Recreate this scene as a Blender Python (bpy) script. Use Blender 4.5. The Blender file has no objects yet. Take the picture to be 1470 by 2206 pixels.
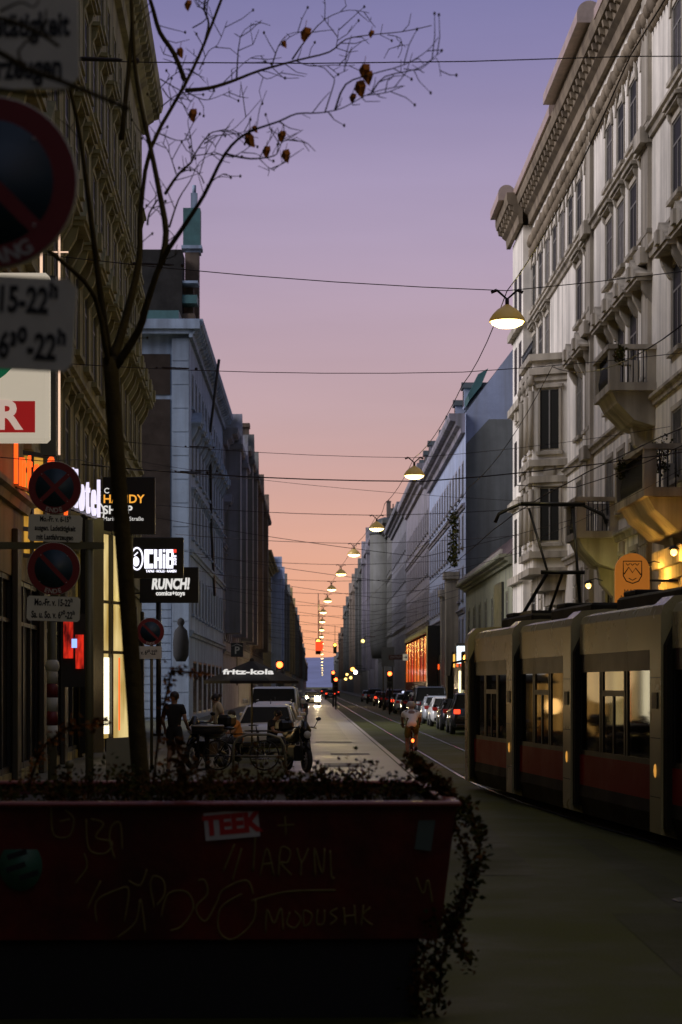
import bpy, bmesh, math, random
from mathutils import Vector, Matrix
random.seed(7)
PI = math.pi; R = math.radians
S = bpy.context.scene
C = S.collection
F = 4289.4            # focal length in photo pixels (70 mm on a 36 mm tall frame, 2206 px)
EYE = 2.0
def P(px, py, Y):     # point of the place seen at photo pixel px,py when it stands Y metres away
    return Vector(((px-735)/F*Y, Y, EYE+(1478-py)/F*Y))
# ---------------------------------------------------------------- camera
cd = bpy.data.cameras.new('camera'); cam = bpy.data.objects.new('camera', cd); C.objects.link(cam)
cam.location = (0, 0, EYE); cam.rotation_euler = (R(90), 0, 0)
cd.sensor_fit = 'VERTICAL'; cd.sensor_height = 36; cd.sensor_width = 24; cd.lens = 70
cd.shift_y = 375/2206; cd.clip_start = 0.1; cd.clip_end = 20000
cd.dof.use_dof = True; cd.dof.focus_distance = 38; cd.dof.aperture_fstop = 3.2
S.camera = cam
# ---------------------------------------------------------------- world: dusk sky
W = bpy.data.worlds.new('World'); S.world = W; W.use_nodes = True
nt = W.node_tree; nt.nodes.clear()
def N(t, k, **kw):
    n = t.nodes.new(k)
    for a, b in kw.items(): setattr(n, a, b)
    return n
out = N(nt, 'ShaderNodeOutputWorld'); bg = N(nt, 'ShaderNodeBackground'); bg2 = N(nt, 'ShaderNodeBackground'); add = N(nt, 'ShaderNodeAddShader')
tc = N(nt, 'ShaderNodeTexCoord'); sep = N(nt, 'ShaderNodeSeparateXYZ')
nt.links.new(tc.outputs['Generated'], sep.inputs[0])
ramp = N(nt, 'ShaderNodeValToRGB')
nt.links.new(sep.outputs['Z'], ramp.inputs[0])
stops = [(0.0,(.95,.40,.22)),(.018,(.90,.42,.24)),(.064,(.68,.37,.285)),(.134,(.52,.365,.395)),(.222,(.41,.33,.475)),(.30,(.25,.225,.42)),(.338,(.185,.18,.37)),(.50,(.16,.17,.31)),(1.0,(.20,.22,.33))]
el = ramp.color_ramp.elements
while len(el) < len(stops): el.new(0.5)
for e, (p, c) in zip(el, stops): e.position = p; e.color = (*c, 1)
# the east, behind the camera, is a paler and bluer dusk
ramp2 = N(nt, 'ShaderNodeValToRGB'); nt.links.new(sep.outputs['Z'], ramp2.inputs[0])
e2 = ramp2.color_ramp.elements; e2[0].color = (.11,.12,.19,1); e2[1].color = (.20,.22,.33,1); e2[0].position = 0.0; e2[1].position = .6
mr = N(nt, 'ShaderNodeMapRange'); nt.links.new(sep.outputs['Y'], mr.inputs[0]); mr.inputs[1].default_value = -.35; mr.inputs[2].default_value = .6
mx = N(nt, 'ShaderNodeMixRGB'); nt.links.new(mr.outputs[0], mx.inputs[0]); nt.links.new(ramp2.outputs[0], mx.inputs[1]); nt.links.new(ramp.outputs[0], mx.inputs[2])
hz = N(nt, 'ShaderNodeMapping'); hz.inputs['Scale'].default_value = (2.2, 2.2, 16); nt.links.new(tc.outputs['Generated'], hz.inputs[0])
hn = N(nt, 'ShaderNodeTexNoise'); hn.inputs['Scale'].default_value = 1.3; hn.inputs['Detail'].default_value = 5; nt.links.new(hz.outputs[0], hn.inputs['Vector'])
hr = N(nt, 'ShaderNodeMapRange'); hr.inputs[1].default_value = .3; hr.inputs[2].default_value = .7; hr.inputs[3].default_value = .93; hr.inputs[4].default_value = 1.06; nt.links.new(hn.outputs[0], hr.inputs[0])
hm = N(nt, 'ShaderNodeVectorMath', operation='SCALE'); nt.links.new(mx.outputs[0], hm.inputs[0]); nt.links.new(hr.outputs[0], hm.inputs['Scale'])
nt.links.new(hm.outputs[0], bg.inputs[0]); bg.inputs[1].default_value = 1.0
sky = N(nt, 'ShaderNodeTexSky', sky_type='NISHITA', sun_disc=False, sun_elevation=R(1.0), sun_rotation=R(-2))
nt.links.new(sky.outputs[0], bg2.inputs[0]); bg2.inputs[1].default_value = 0.004
nt.links.new(bg.outputs[0], add.inputs[0]); nt.links.new(bg2.outputs[0], add.inputs[1]); nt.links.new(add.outputs[0], out.inputs[0])
# ---------------------------------------------------------------- sun lamp: the last broad light of the dusk sky from high behind the viewer
sl = bpy.data.lights.new('sun', 'SUN'); so = bpy.data.objects.new('sun', sl); C.objects.link(so)
sl.energy = 3.6; sl.angle = R(40); sl.color = (.98, .93, 1.0)
d = Vector((1.0, .30, -.64)); so.rotation_euler = d.to_track_quat('-Z', 'Y').to_euler()
# ---------------------------------------------------------------- colour
S.view_settings.view_transform = 'Standard'; S.view_settings.look = 'None'; S.view_settings.gamma = 1
S.view_settings.use_curve_mapping = False; S.view_settings.exposure = 0.0
try: S.cycles.max_bounces = 6; S.cycles.sample_clamp_indirect = 3.0
except Exception: pass
# ---------------------------------------------------------------- materials
MATS = {}
def mat(name, col, rough=.8, metal=0, var=.18, scale=1.2, bump=0, bscale=30, emit=None, es=1, spec=.5, grime=None):
    if name in MATS: return MATS[name]
    m = bpy.data.materials.new(name); m.use_nodes = True; t = m.node_tree; b = t.nodes['Principled BSDF']
    b.inputs['Base Color'].default_value = (*col, 1); b.inputs['Roughness'].default_value = rough; b.inputs['Metallic'].default_value = metal
    b.inputs['Specular IOR Level'].default_value = spec
    tcn = N(t, 'ShaderNodeTexCoord')
    if var:
        n1 = N(t, 'ShaderNodeTexNoise'); n1.inputs['Scale'].default_value = scale; n1.inputs['Detail'].default_value = 6; n1.inputs['Roughness'].default_value = .65
        t.links.new(tcn.outputs['Object'], n1.inputs['Vector'])
        r = N(t, 'ShaderNodeMapRange'); r.inputs[1].default_value = .3; r.inputs[2].default_value = .7; r.inputs[3].default_value = 1-var; r.inputs[4].default_value = 1+var*.6
        t.links.new(n1.outputs[0], r.inputs[0])
        mm = N(t, 'ShaderNodeVectorMath', operation='SCALE'); mm.inputs[0].default_value = col; t.links.new(r.outputs[0], mm.inputs['Scale'])
        src = mm.outputs[0]
        if grime:   # streaks of weathering that run down the wall
            mp = N(t, 'ShaderNodeMapping'); mp.inputs['Scale'].default_value = (1.6, 1.6, .09); t.links.new(tcn.outputs['Object'], mp.inputs[0])
            n2 = N(t, 'ShaderNodeTexNoise'); n2.inputs['Scale'].default_value = 1; n2.inputs['Detail'].default_value = 5; t.links.new(mp.outputs[0], n2.inputs['Vector'])
            r2 = N(t, 'ShaderNodeMapRange'); r2.inputs[1].default_value = .42; r2.inputs[2].default_value = .68; r2.inputs[3].default_value = 0; r2.inputs[4].default_value = .75
            t.links.new(n2.outputs[0], r2.inputs[0])
            mg = N(t, 'ShaderNodeMixRGB'); t.links.new(r2.outputs[0], mg.inputs[0]); t.links.new(src, mg.inputs[1]); mg.inputs[2].default_value = (*grime, 1); src = mg.outputs[0]
        t.links.new(src, b.inputs['Base Color'])
        if not metal:
            rr = N(t, 'ShaderNodeMapRange'); rr.inputs[1].default_value = .3; rr.inputs[2].default_value = .7; rr.inputs[3].default_value = min(1, rough*1.12); rr.inputs[4].default_value = rough*.82
            t.links.new(n1.outputs[0], rr.inputs[0]); t.links.new(rr.outputs[0], b.inputs['Roughness'])
    if bump:
        nb = N(t, 'ShaderNodeTexNoise'); nb.inputs['Scale'].default_value = bscale; nb.inputs['Detail'].default_value = 5; t.links.new(tcn.outputs['Object'], nb.inputs['Vector'])
        bp = N(t, 'ShaderNodeBump'); bp.inputs['Strength'].default_value = bump; bp.inputs['Distance'].default_value = .02; t.links.new(nb.outputs[0], bp.inputs['Height']); t.links.new(bp.outputs[0], b.inputs['Normal'])
    if emit: b.inputs['Emission Color'].default_value = (*emit, 1); b.inputs['Emission Strength'].default_value = es
    MATS[name] = m; return m
def glow(name, col, s):
    if name in MATS: return MATS[name]
    m = mat(name, (.02,.02,.02), .6, var=0, emit=col, es=s); return m
def litpane(name, c1, c2, s, sc=1.5):       # a lit room behind glass: uneven light, the room gives it off
    if name in MATS: return MATS[name]
    m = mat(name, (.03,.03,.03), .15, var=0, emit=c1, es=s); t = m.node_tree; b = t.nodes['Principled BSDF']
    tcn = N(t, 'ShaderNodeTexCoord'); mp = N(t, 'ShaderNodeMapping'); mp.inputs['Scale'].default_value = (sc*2.2, 1, sc*.6); t.links.new(tcn.outputs['Object'], mp.inputs[0])
    n1 = N(t, 'ShaderNodeTexNoise'); n1.inputs['Scale'].default_value = 1; n1.inputs['Detail'].default_value = 3; t.links.new(mp.outputs[0], n1.inputs['Vector'])
    cr = N(t, 'ShaderNodeValToRGB'); cr.color_ramp.elements[0].position = .38; cr.color_ramp.elements[1].position = .62
    cr.color_ramp.elements[0].color = (*c2, 1); cr.color_ramp.elements[1].color = (*c1, 1); t.links.new(n1.outputs[0], cr.inputs[0]); t.links.new(cr.outputs[0], b.inputs['Emission Color'])
    return m
def glassmat(name, tint, spec=1.0, base=.55):
    if name in MATS: return MATS[name]
    m = bpy.data.materials.new(name); m.use_nodes = True; t = m.node_tree; t.nodes.clear()
    o = N(t, 'ShaderNodeOutputMaterial'); mixn = N(t, 'ShaderNodeMixShader'); tr = N(t, 'ShaderNodeBsdfTransparent'); g = N(t, 'ShaderNodeBsdfGlossy'); fr = N(t, 'ShaderNodeFresnel')
    tr.inputs[0].default_value = (*tint, 1); g.inputs[0].default_value = (spec, spec, spec, 1); g.inputs['Roughness'].default_value = .04; fr.inputs[0].default_value = 1.5
    t.links.new(fr.outputs[0], mixn.inputs[0]); t.links.new(tr.outputs[0], mixn.inputs[1]); t.links.new(g.outputs[0], mixn.inputs[2]); t.links.new(mixn.outputs[0], o.inputs[0])
    MATS[name] = m; return m
def stucco(name, col, grime=(.10,.10,.08)): return mat(name, col, .9, var=.22, scale=.5, bump=.35, bscale=9, grime=grime)
M_pane = mat('window_glass', (.022,.022,.020), .42, var=0, spec=.025)
M_curt = mat('curtained_glass', (.13,.12,.10), .4, var=.5, scale=3, spec=.05); M_curt2 = mat('blind_behind_glass', (.06,.055,.045), .4, var=.4, scale=3, spec=.05)
M_dark = mat('dark_interior', (.012,.012,.012), .9, var=0)
M_frame = mat('painted_window_frame', (.16,.15,.13), .6, var=.2)
M_darkframe = mat('dark_metal_frame', (.02,.02,.018), .45, var=.2)
M_black = mat('black_paint', (.012,.012,.012), .4, var=.2)
M_steel = mat('galvanised_steel', (.10,.10,.085), .5, .6, var=.25, scale=4)
M_roof = mat('roof_sheet', (.035,.045,.045), .6, var=.3, scale=.6)
M_tile = mat('roof_tile', (.06,.035,.028), .8, var=.3, scale=2)
M_copper = mat('green_copper', (.05,.13,.13), .6, var=.3)
M_wire = mat('wire', (.02,.012,.014), .7, var=0)
M_lit = litpane('warm_lit_room', (.95,.48,.12), (.25,.10,.02), .8)
M_litw = litpane('bright_lit_shop', (1,.55,.14), (.5,.22,.04), .7, 1.6)
# ---------------------------------------------------------------- mesh builder
class MB:
    def __init__(s): s.v = []; s.f = []; s.m = []; s.mats = []; s.sm = []
    def mi(s, m):
        if m is None: return 0
        if m not in s.mats: s.mats.append(m)
        return s.mats.index(m)
    def poly(s, pts, faces, m=None, smooth=False, mtx=None):
        k = len(s.v); i = s.mi(m)
        s.v += [tuple(mtx @ Vector(p)) if mtx else tuple(p) for p in pts]
        for f in faces: s.f.append(tuple(k+a for a in f)); s.m.append(i); s.sm.append(smooth)
    def box(s, x0, x1, y0, y1, z0, z1, m=None, mtx=None, b=0):
        if b:   # chamfered box (all vertical and horizontal edges)
            pts = []
            for (sx, X0) in ((1, x0), (-1, x1)):
                for (sy, Y0) in ((1, y0), (-1, y1)):
                    for (sz, Z0) in ((1, z0), (-1, z1)):
                        pts += [(X0+sx*b, Y0+sy*b, Z0), (X0+sx*b, Y0, Z0+sz*b), (X0, Y0+sy*b, Z0+sz*b)]
            bm = bmesh.new(); vs = [bm.verts.new(p) for p in pts]; r = bmesh.ops.convex_hull(bm, input=vs)
            bm.verts.index_update(); bm.verts.ensure_lookup_table()
            s.poly([tuple(v.co) for v in bm.verts], [[v.index for v in f.verts] for f in bm.faces], m, False, mtx); bm.free(); return
        s.poly([(x0,y0,z0),(x1,y0,z0),(x1,y1,z0),(x0,y1,z0),(x0,y0,z1),(x1,y0,z1),(x1,y1,z1),(x0,y1,z1)],
               [(0,3,2,1),(4,5,6,7),(0,1,5,4),(1,2,6,5),(2,3,7,6),(3,0,4,7)], m, False, mtx)
    def prism_x(s, prof, x0, x1, m=None, mtx=None, smooth=False):   # prof: (y,z) points, extruded along x
        n = len(prof); pts = [(x0, y, z) for y, z in prof]+[(x1, y, z) for y, z in prof]
        s.poly(pts, [(i, (i+1) % n, n+(i+1) % n, n+i) for i in range(n)], m, smooth, mtx)
        s.poly(pts, [tuple(range(n))[::-1], tuple(range(n, 2*n))], m, False, mtx)
    def prism_y(s, prof, y0, y1, m=None, mtx=None):                # prof: (x,z)
        n = len(prof); pts = [(x, y0, z) for x, z in prof]+[(x, y1, z) for x, z in prof]
        s.poly(pts, [(i, (i+1) % n, n+(i+1) % n, n+i) for i in range(n)]+[tuple(range(n))[::-1], tuple(range(n, 2*n))], m, False, mtx)
    def tube(s, pts, r, m=None, seg=8, cap=True, mtx=None):
        pts = [Vector(p) for p in pts]; rr = r if isinstance(r, (list, tuple)) else [r]*len(pts)
        rings = []; up = Vector((0, 0, 1)); prev = None
        for i, p in enumerate(pts):
            d = (pts[min(i+1, len(pts)-1)]-pts[max(i-1, 0)]); d = d.normalized() if d.length > 1e-9 else Vector((0, 0, 1))
            if prev is None:
                a = d.cross(up) if abs(d.dot(up)) < .95 else d.cross(Vector((1, 0, 0)))
            else: a = prev-d*prev.dot(d)
            a.normalize(); prev = a; b = d.cross(a)
            rings.append([p+(a*math.cos(2*PI*k/seg)+b*math.sin(2*PI*k/seg))*rr[i] for k in range(seg)])
        v = [q for ring in rings for q in ring]; f = []
        for i in range(len(pts)-1):
            for k in range(seg): f.append((i*seg+k, i*seg+(k+1) % seg, (i+1)*seg+(k+1) % seg, (i+1)*seg+k))
        if cap: f += [tuple(range(seg))[::-1], tuple((len(pts)-1)*seg+k for k in range(seg))]
        s.poly(v, f, m, True, mtx)
    def lathe(s, prof, m=None, seg=20, o=(0,0,0), mtx=None, axis='z'):   # prof: (r,z)
        v = []; n = len(prof)
        for r, z in prof:
            for k in range(seg):
                a = 2*PI*k/seg; c, d = r*math.cos(a), r*math.sin(a)
                v.append((o[0]+c, o[1]+d, o[2]+z) if axis == 'z' else (o[0]+c, o[1]+z, o[2]+d) if axis == 'y' else (o[0]+z, o[1]+c, o[2]+d))
        f = [(i*seg+k, i*seg+(k+1) % seg, (i+1)*seg+(k+1) % seg, (i+1)*seg+k) for i in range(n-1) for k in range(seg)]
        f += [tuple(range(seg)), tuple((n-1)*seg+k for k in range(seg))]
        s.poly(v, f, m, True, mtx)
    def ball(s, c, r, m=None, seg=12, mtx=None):
        r = r if isinstance(r, (tuple, list)) else (r, r, r); v = []; h = seg//2
        for i in range(h+1):
            t = PI*i/h
            for k in range(seg): a = 2*PI*k/seg; v.append((c[0]+r[0]*math.sin(t)*math.cos(a), c[1]+r[1]*math.sin(t)*math.sin(a), c[2]+r[2]*math.cos(t)))
        s.poly(v, [(i*seg+k, i*seg+(k+1) % seg, (i+1)*seg+(k+1) % seg, (i+1)*seg+k) for i in range(h) for k in range(seg)], m, True, mtx)
    def mesh(s, name, m=None):
        me = bpy.data.meshes.new(name); me.from_pydata(s.v, [], s.f)
        if m: me.materials.append(m)
        for a in s.mats: me.materials.append(a)
        off = 1 if m else 0
        for p, i, q in zip(me.polygons, s.m, s.sm): p.material_index = (i+off) if s.mats and i >= 0 else 0; p.use_smooth = q
        bm = bmesh.new(); bm.from_mesh(me); bmesh.ops.recalc_face_normals(bm, faces=bm.faces); bm.to_mesh(me); bm.free()
        me.update(); return me
    def mi_none(s): pass
    def build(s, name, m=None, parent=None, loc=None):
        # a face added without a material takes the default m
        if m is not None and s.mats:
            s.mats = [m]+[a for a in s.mats]; s.m = [i+1 for i in s.m]
            me = s.mesh(name, None)
        else: me = s.mesh(name, m)
        return link(name, me, parent, loc)
class MD(MB):           # default material first, so un-named faces take it
    def __init__(s, m): super().__init__(); s.mats = [m]
    def build(s, name, parent=None, loc=None): return link(name, s.mesh(name), parent, loc)
def link(name, data, parent=None, loc=None, rz=None):
    o = bpy.data.objects.new(name, data); C.objects.link(o)
    if parent: o.parent = parent
    if loc is not None: o.location = loc
    if rz is not None: o.rotation_euler = (0, 0, rz)
    return o
def tag(o, label=None, cat=None, group=None, kind=None):
    if label: o['label'] = label
    if cat: o['category'] = cat
    if group: o['group'] = group
    if kind: o['kind'] = kind
    return o
def thing(name, label, cat, loc=(0,0,0), rz=0, group=None):
    o = link(name, None, None, loc, rz); o.empty_display_size = .3; return tag(o, label, cat, group)
KIDS = {}
def copy_tree(o, parent=None):
    c = o.copy(); C.objects.link(c); c.parent = parent
    for ch in [x for x in list(o.children)]: copy_tree(ch, c)
    return c
def dup(o, loc, rz, label, group=None):
    c = copy_tree(o); c.location = loc; c.rotation_euler = (0, 0, rz); c['label'] = label
    if group: c['group'] = group
    return c
def struct(o): o['kind'] = 'structure'; return o
def textmesh(txt, size, m, name, parent=None, mtx=None, ext=.004, align='CENTER', bold=0, sx=1, shear=0, spacing=1):
    cu = bpy.data.curves.new('t', 'FONT'); cu.body = txt; cu.size = size; cu.extrude = ext; cu.offset = bold; cu.align_x = align; cu.align_y = 'CENTER'; cu.shear = shear; cu.space_character = spacing
    cu.resolution_u = 3
    o = bpy.data.objects.new('t', cu); C.objects.link(o); dg = bpy.context.evaluated_depsgraph_get(); dg.update()
    me = bpy.data.meshes.new_from_object(o.evaluated_get(dg)); bpy.data.objects.remove(o); me.materials.clear(); me.materials.append(m)
    T = (mtx or Matrix()) @ Matrix.Rotation(R(90), 4, 'X') @ Matrix.Diagonal((sx, 1, 1, 1))
    me.transform(T); return link(name, me, parent)
def T(x=0, y=0, z=0): return Matrix.Translation((x, y, z))
def RZ(a): return Matrix.Rotation(a, 4, 'Z')
def RX(a): return Matrix.Rotation(a, 4, 'X')
def RY(a): return Matrix.Rotation(a, 4, 'Y')
def frame_of(P0, P1):
    d = Vector((P1[0]-P0[0], P1[1]-P0[1])); return d.length, math.atan2(d.y, d.x)
def XL(Y): return -6.9-.0121*Y
def XR(Y): return 10.0-.0117*Y
# ---------------------------------------------------------------- facades
def wall_holes(mb, L, z0, z1, holes, rev=.3, m=None):
    us = sorted({0, L, *[h[0] for h in holes], *[h[1] for h in holes]}); zs = sorted({z0, z1, *[h[2] for h in holes], *[h[3] for h in holes]})
    us = [u for i, u in enumerate(us) if i == 0 or u-us[i-1] > 1e-5]; zs = [z for i, z in enumerate(zs) if i == 0 or z-zs[i-1] > 1e-5]
    for j in range(len(zs)-1):
        zc = (zs[j]+zs[j+1])/2; row = [h for h in holes if h[2] < zc < h[3]]; start = None
        for i in range(len(us)-1):
            uc = (us[i]+us[i+1])/2; hole = any(h[0] < uc < h[1] for h in row)
            if not hole and start is None: start = us[i]
            if start is not None and (hole or i == len(us)-2):
                e = us[i] if hole else us[i+1]
                mb.poly([(start,0,zs[j]),(e,0,zs[j]),(e,0,zs[j+1]),(start,0,zs[j+1])], [(0,1,2,3)], m); start = None
    for a, b, c, d in holes:
        mb.poly([(a,0,c),(b,0,c),(b,0,d),(a,0,d),(a,rev,c),(b,rev,c),(b,rev,d),(a,rev,d)], [(0,4,5,1),(1,5,6,2),(2,6,7,3),(3,7,4,0)], m)
WM = {}
def window_mesh(w, h, trim, sash, style='plain', surround=.16):
    key = ('w', round(w,2), round(h,2), trim.name, style)
    if key in WM: return WM[key]
    b = MD(trim); s = surround; hw = w/2
    if s:
        b.box(-hw-s, -hw, -.03, -.0, -.02, h+s, trim); b.box(hw, hw+s, -.03, 0, -.02, h+s, trim); b.box(-hw, hw, -.028, 0, h, h+s, trim)
        b.box(-hw-s-.06, hw+s+.06, -.16, 0, -.16, -.022, trim)
    for x0, x1, z0, z1 in ((-hw,-hw+.07,0,h),(hw-.07,hw,0,h),(-.04,.04,.07,h*.68),(-hw+.07,hw-.07,0,.07),(-hw+.07,hw-.07,h-.07,h),(-hw+.07,hw-.07,h*.68,h*.68+.07)):
        b.box(x0, x1, .012, .05, z0, z1, sash)
    if style == 'arch':
        n = 8
        for k in range(n):
            a0, a1 = PI*k/n, PI*(k+1)/n
            q = [((hw+s*t)*math.cos(a), h-.25+(hw+s*t)*math.sin(a)*.95) for a, t in ((a0,.15),(a1,.15),(a1,1.5),(a0,1.5))]
            b.prism_y([(x, z) for x, z in q], -.08, -.031, trim)
    me = b.mesh('window'); p = MB(); p.box(-hw+.01, hw-.01, .03, .045, .02, h-.02); pm = p.mesh('pane', M_pane)
    WM[key] = (me, pm); return WM[key]
HM = {}
def hood_mesh(w, kind, m):
    k = (round(w,2), kind, m.name)
    if k in HM: return HM[k]
    b = MD(m); hw = w/2+.28
    if kind == 'flat':
        b.box(-hw, hw, -.26, 0, .25, .36); b.box(-hw+.08, hw-.08, -.18, 0, .15, .249)
        for sx in (-1, 1): b.prism_x([(0,.149),(-.16,.149),(-.12,-.02),(0,-.2)], sx*(hw-.2)-.09, sx*(hw-.2)+.09)
    if kind == 'tri':
        b.box(-hw, hw, -.5, 0, .12, .24)
        b.prism_y([(-hw-.08,.241),(hw+.08,.241),(hw+.08,.33),(0,.98),(-hw-.08,.33)], -.56, 0)
        b.box(-.22, .22, -.66, -.561, .3, .72)
        for sx in (-1, 1): b.prism_x([(0,.119),(-.36,.119),(-.3,-.15),(-.1,-.5),(0,-.6)], sx*(hw-.2)-.12, sx*(hw-.2)+.12)
    HM[k] = b.mesh('window_hood'); return HM[k]
def cornice_mb(L, z, ov, h, m, ends=(0,0), brackets=0, bh=.6):
    b = MD(m); a, c = -ends[0], L+ends[1]
    b.prism_x([(0,z-h),(-ov*.25,z-h),(-ov*.3,z-h*.72),(-ov*.55,z-h*.62),(-ov*.6,z-h*.42),(-ov*.92,z-h*.36),(-ov,z-h*.2),(-ov,z),(0,z)], a, c)
    if brackets:
        n = int((c-a)/brackets)
        for i in range(n+1):
            u = a+.2+(c-a-.4)*i/n
            b.prism_x([(-.01,z-h*.4),(-ov*.86,z-h*.4),(-ov*.8,z-h*.4-.22),(-ov*.35,z-h*.4-bh*.55),(-ov*.22,z-h*.4-bh),(-.01,z-h*.4-bh)], u-.13, u+.13)
    for sgn, e, u in ((-1, ends[0], 0), (1, ends[1], L)):
        if e: b.box(min(u, u+sgn*e)+.001, max(u, u+sgn*e)-.001, .001, 3, z-h*.35, z-.002)
    return b
def building(name, label, cat, P0, P1, H, wm, rows, n, depth=14, trim=None, cornice=(.8,.9), brackets=0, ends=(0,0), strings=(), roof=4, roofm=None,
             hoods={}, sash=None, shops=None, lit=(), minis=False, group=None, gable=None, chim=0, dorm=0, margin=.6, skiprows={}, dormz=.6):
    L, a = frame_of(P0, P1); root = thing(name, label, cat, (P0[0], P0[1], 0), a, group); trim = trim or wm; sash = sash or M_frame
    pitch = (L-2*margin)/n; us = [margin+pitch*(i+.5) for i in range(n)]
    holes = []; wins = []
    for ri, (z0, z1, w, style) in enumerate(rows):
        for i, u in enumerate(us):
            if (ri, i) in skiprows: continue
            holes.append((u-w/2, u+w/2, z0, z1)); wins.append((ri, i, u, z0, z1-z0, w, style))
    sh = []
    if shops:
        for (u0, u1, z0, z1, pm) in shops: holes.append((u0, u1, z0, z1)); sh.append((u0, u1, z0, z1, pm))
    wall = MD(wm); wall_holes(wall, L, 0, H, holes)
    wall.poly([(0,0,0),(0,depth,0),(0,depth,H),(0,0,H)], [(0,1,2,3)]); wall.poly([(L,0,0),(L,depth,0),(L,depth,H),(L,0,H)], [(0,1,2,3)])
    wall.poly([(0,depth,0),(L,depth,0),(L,depth,H),(0,depth,H)], [(0,1,2,3)]); wall.poly([(0,0,H),(L,0,H),(L,depth,H),(0,depth,H)], [(0,1,2,3)])
    wall.poly([(0,.9,0),(L,.9,0),(L,.9,H),(0,.9,H)], [(0,1,2,3)], M_dark)
    if gable is not None:
        x0, x1 = (L-.25, L+.001) if gable > 0 else (-.001, .25)
        wall.prism_x([(0,H+.001),(depth/2,H+roof+.15),(depth,H+.001)], x0, x1)
    wo = wall.build('wall', root)
    for (ri, i, u, z0, h, w, style) in wins:
        me, pm = window_mesh(w, h, trim, sash, style); o = link('window', me, root, (u, 0, z0))
        if not minis or (ri, i) in lit:
            p = link('pane', pm, o)
            if not minis and (ri, i) not in lit and random.random() < .3:
                q = pm.copy(); q.materials[0] = random.choice((M_curt, M_curt2)); p.data = q
            if (ri, i) in lit:
                q = pm.copy(); q.materials[0] = M_lit; p.data = q
        else:
            pass
        if ri in hoods: link('window_hood', hood_mesh(w, hoods[ri], trim), root, (u, 0, z0+h+.17))
    if minis:     # far house: the panes of all its windows are too small to tell apart
        pb = MD(M_pane)
        for (ri, i, u, z0, h, w, style) in wins: pb.box(u-w/2+.01, u+w/2-.01, .052, .06, z0+.01, z0+h-.01)
        if wins: pb.build('glazing', root)
    for (u0, u1, z0, z1, pm) in sh:
        b = MD(M_darkframe); k = max(1, round((u1-u0)/1.3))
        for q in range(k+1): x = u0+(u1-u0-.09)*q/k; b.box(x, x+.09, .03, .1, z0, z1)
        b.box(u0+.09, u1-.09, .035, .095, z1-.1, z1); b.box(u0+.09, u1-.09, .035, .095, z0, z0+.12); b.box(u0+.09, u1-.09, .035, .095, z0+(z1-z0)*.76, z0+(z1-z0)*.76+.08)
        o = b.build('shop_window', root); p = MD(pm); p.box(u0+.01, u1-.01, .105, .12, z0+.01, z1-.01); p.build('pane', o)
    cornice_mb(L, H, cornice[0], cornice[1], trim, ends, brackets).build('cornice', root)
    if strings:
        b = MD(trim)
        for z in strings: b.prism_x([(-.001,z-.2),(-.1,z-.2),(-.14,z-.05),(-.24,z),(-.24,z+.1),(-.001,z+.16)], 0, L)
        b.build('string_course', root)
    if roof:
        b = MD(roofm or M_roof); e = .02
        b.prism_x([(-.1,H+.01),(depth*.14,H+roof*.62),(depth/2,H+roof),(depth*.86,H+roof*.62),(depth,H+.01)], 0+e, L-(.26 if gable and gable > 0 else e)) if gable is None else b.prism_x([(-.1,H+.01),(depth/2,H+roof),(depth,H+.01)], (.26 if gable < 0 else e), L-(.26 if gable > 0 else e))
        b.build('roof', root)
    for i in range(dorm):
        u = L*(i+.5)/dorm; b = MD(roofm or M_roof); b.box(u-.65, u+.65, .2, 2.2, H+dormz, H+dormz+1.35, wm); b.prism_y([(u-.8,H+dormz+1.351),(u+.8,H+dormz+1.351),(u,H+dormz+1.85)], .05, 2.4)
        o = b.build('dormer', root); p = MD(M_pane); p.box(u-.42, u+.42, .17, .199, H+dormz+.15, H+dormz+1.2); p.build('pane', o)
    for i in range(chim):
        u = L*(i+.7)/chim; yy = 1.6+(i % 3)*1.3; b = MD(stucco('chimney_render', (.16,.12,.10))); b.box(u-.5, u+.5, yy, yy+.7, H+.3, H+roof+.5+.5*(i % 2)); b.box(u-.58, u+.58, yy-.07, yy+.77, H+roof+.501+.5*(i % 2), H+roof+.65+.5*(i % 2))
        for q in (-.25, .25): b.tube([(u+q, yy+.35, H+roof+.64), (u+q, yy+.35, H+roof+1.35)], .09, M_tile, 8)
        b.build('chimney', root)
    return root, L, us
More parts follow.
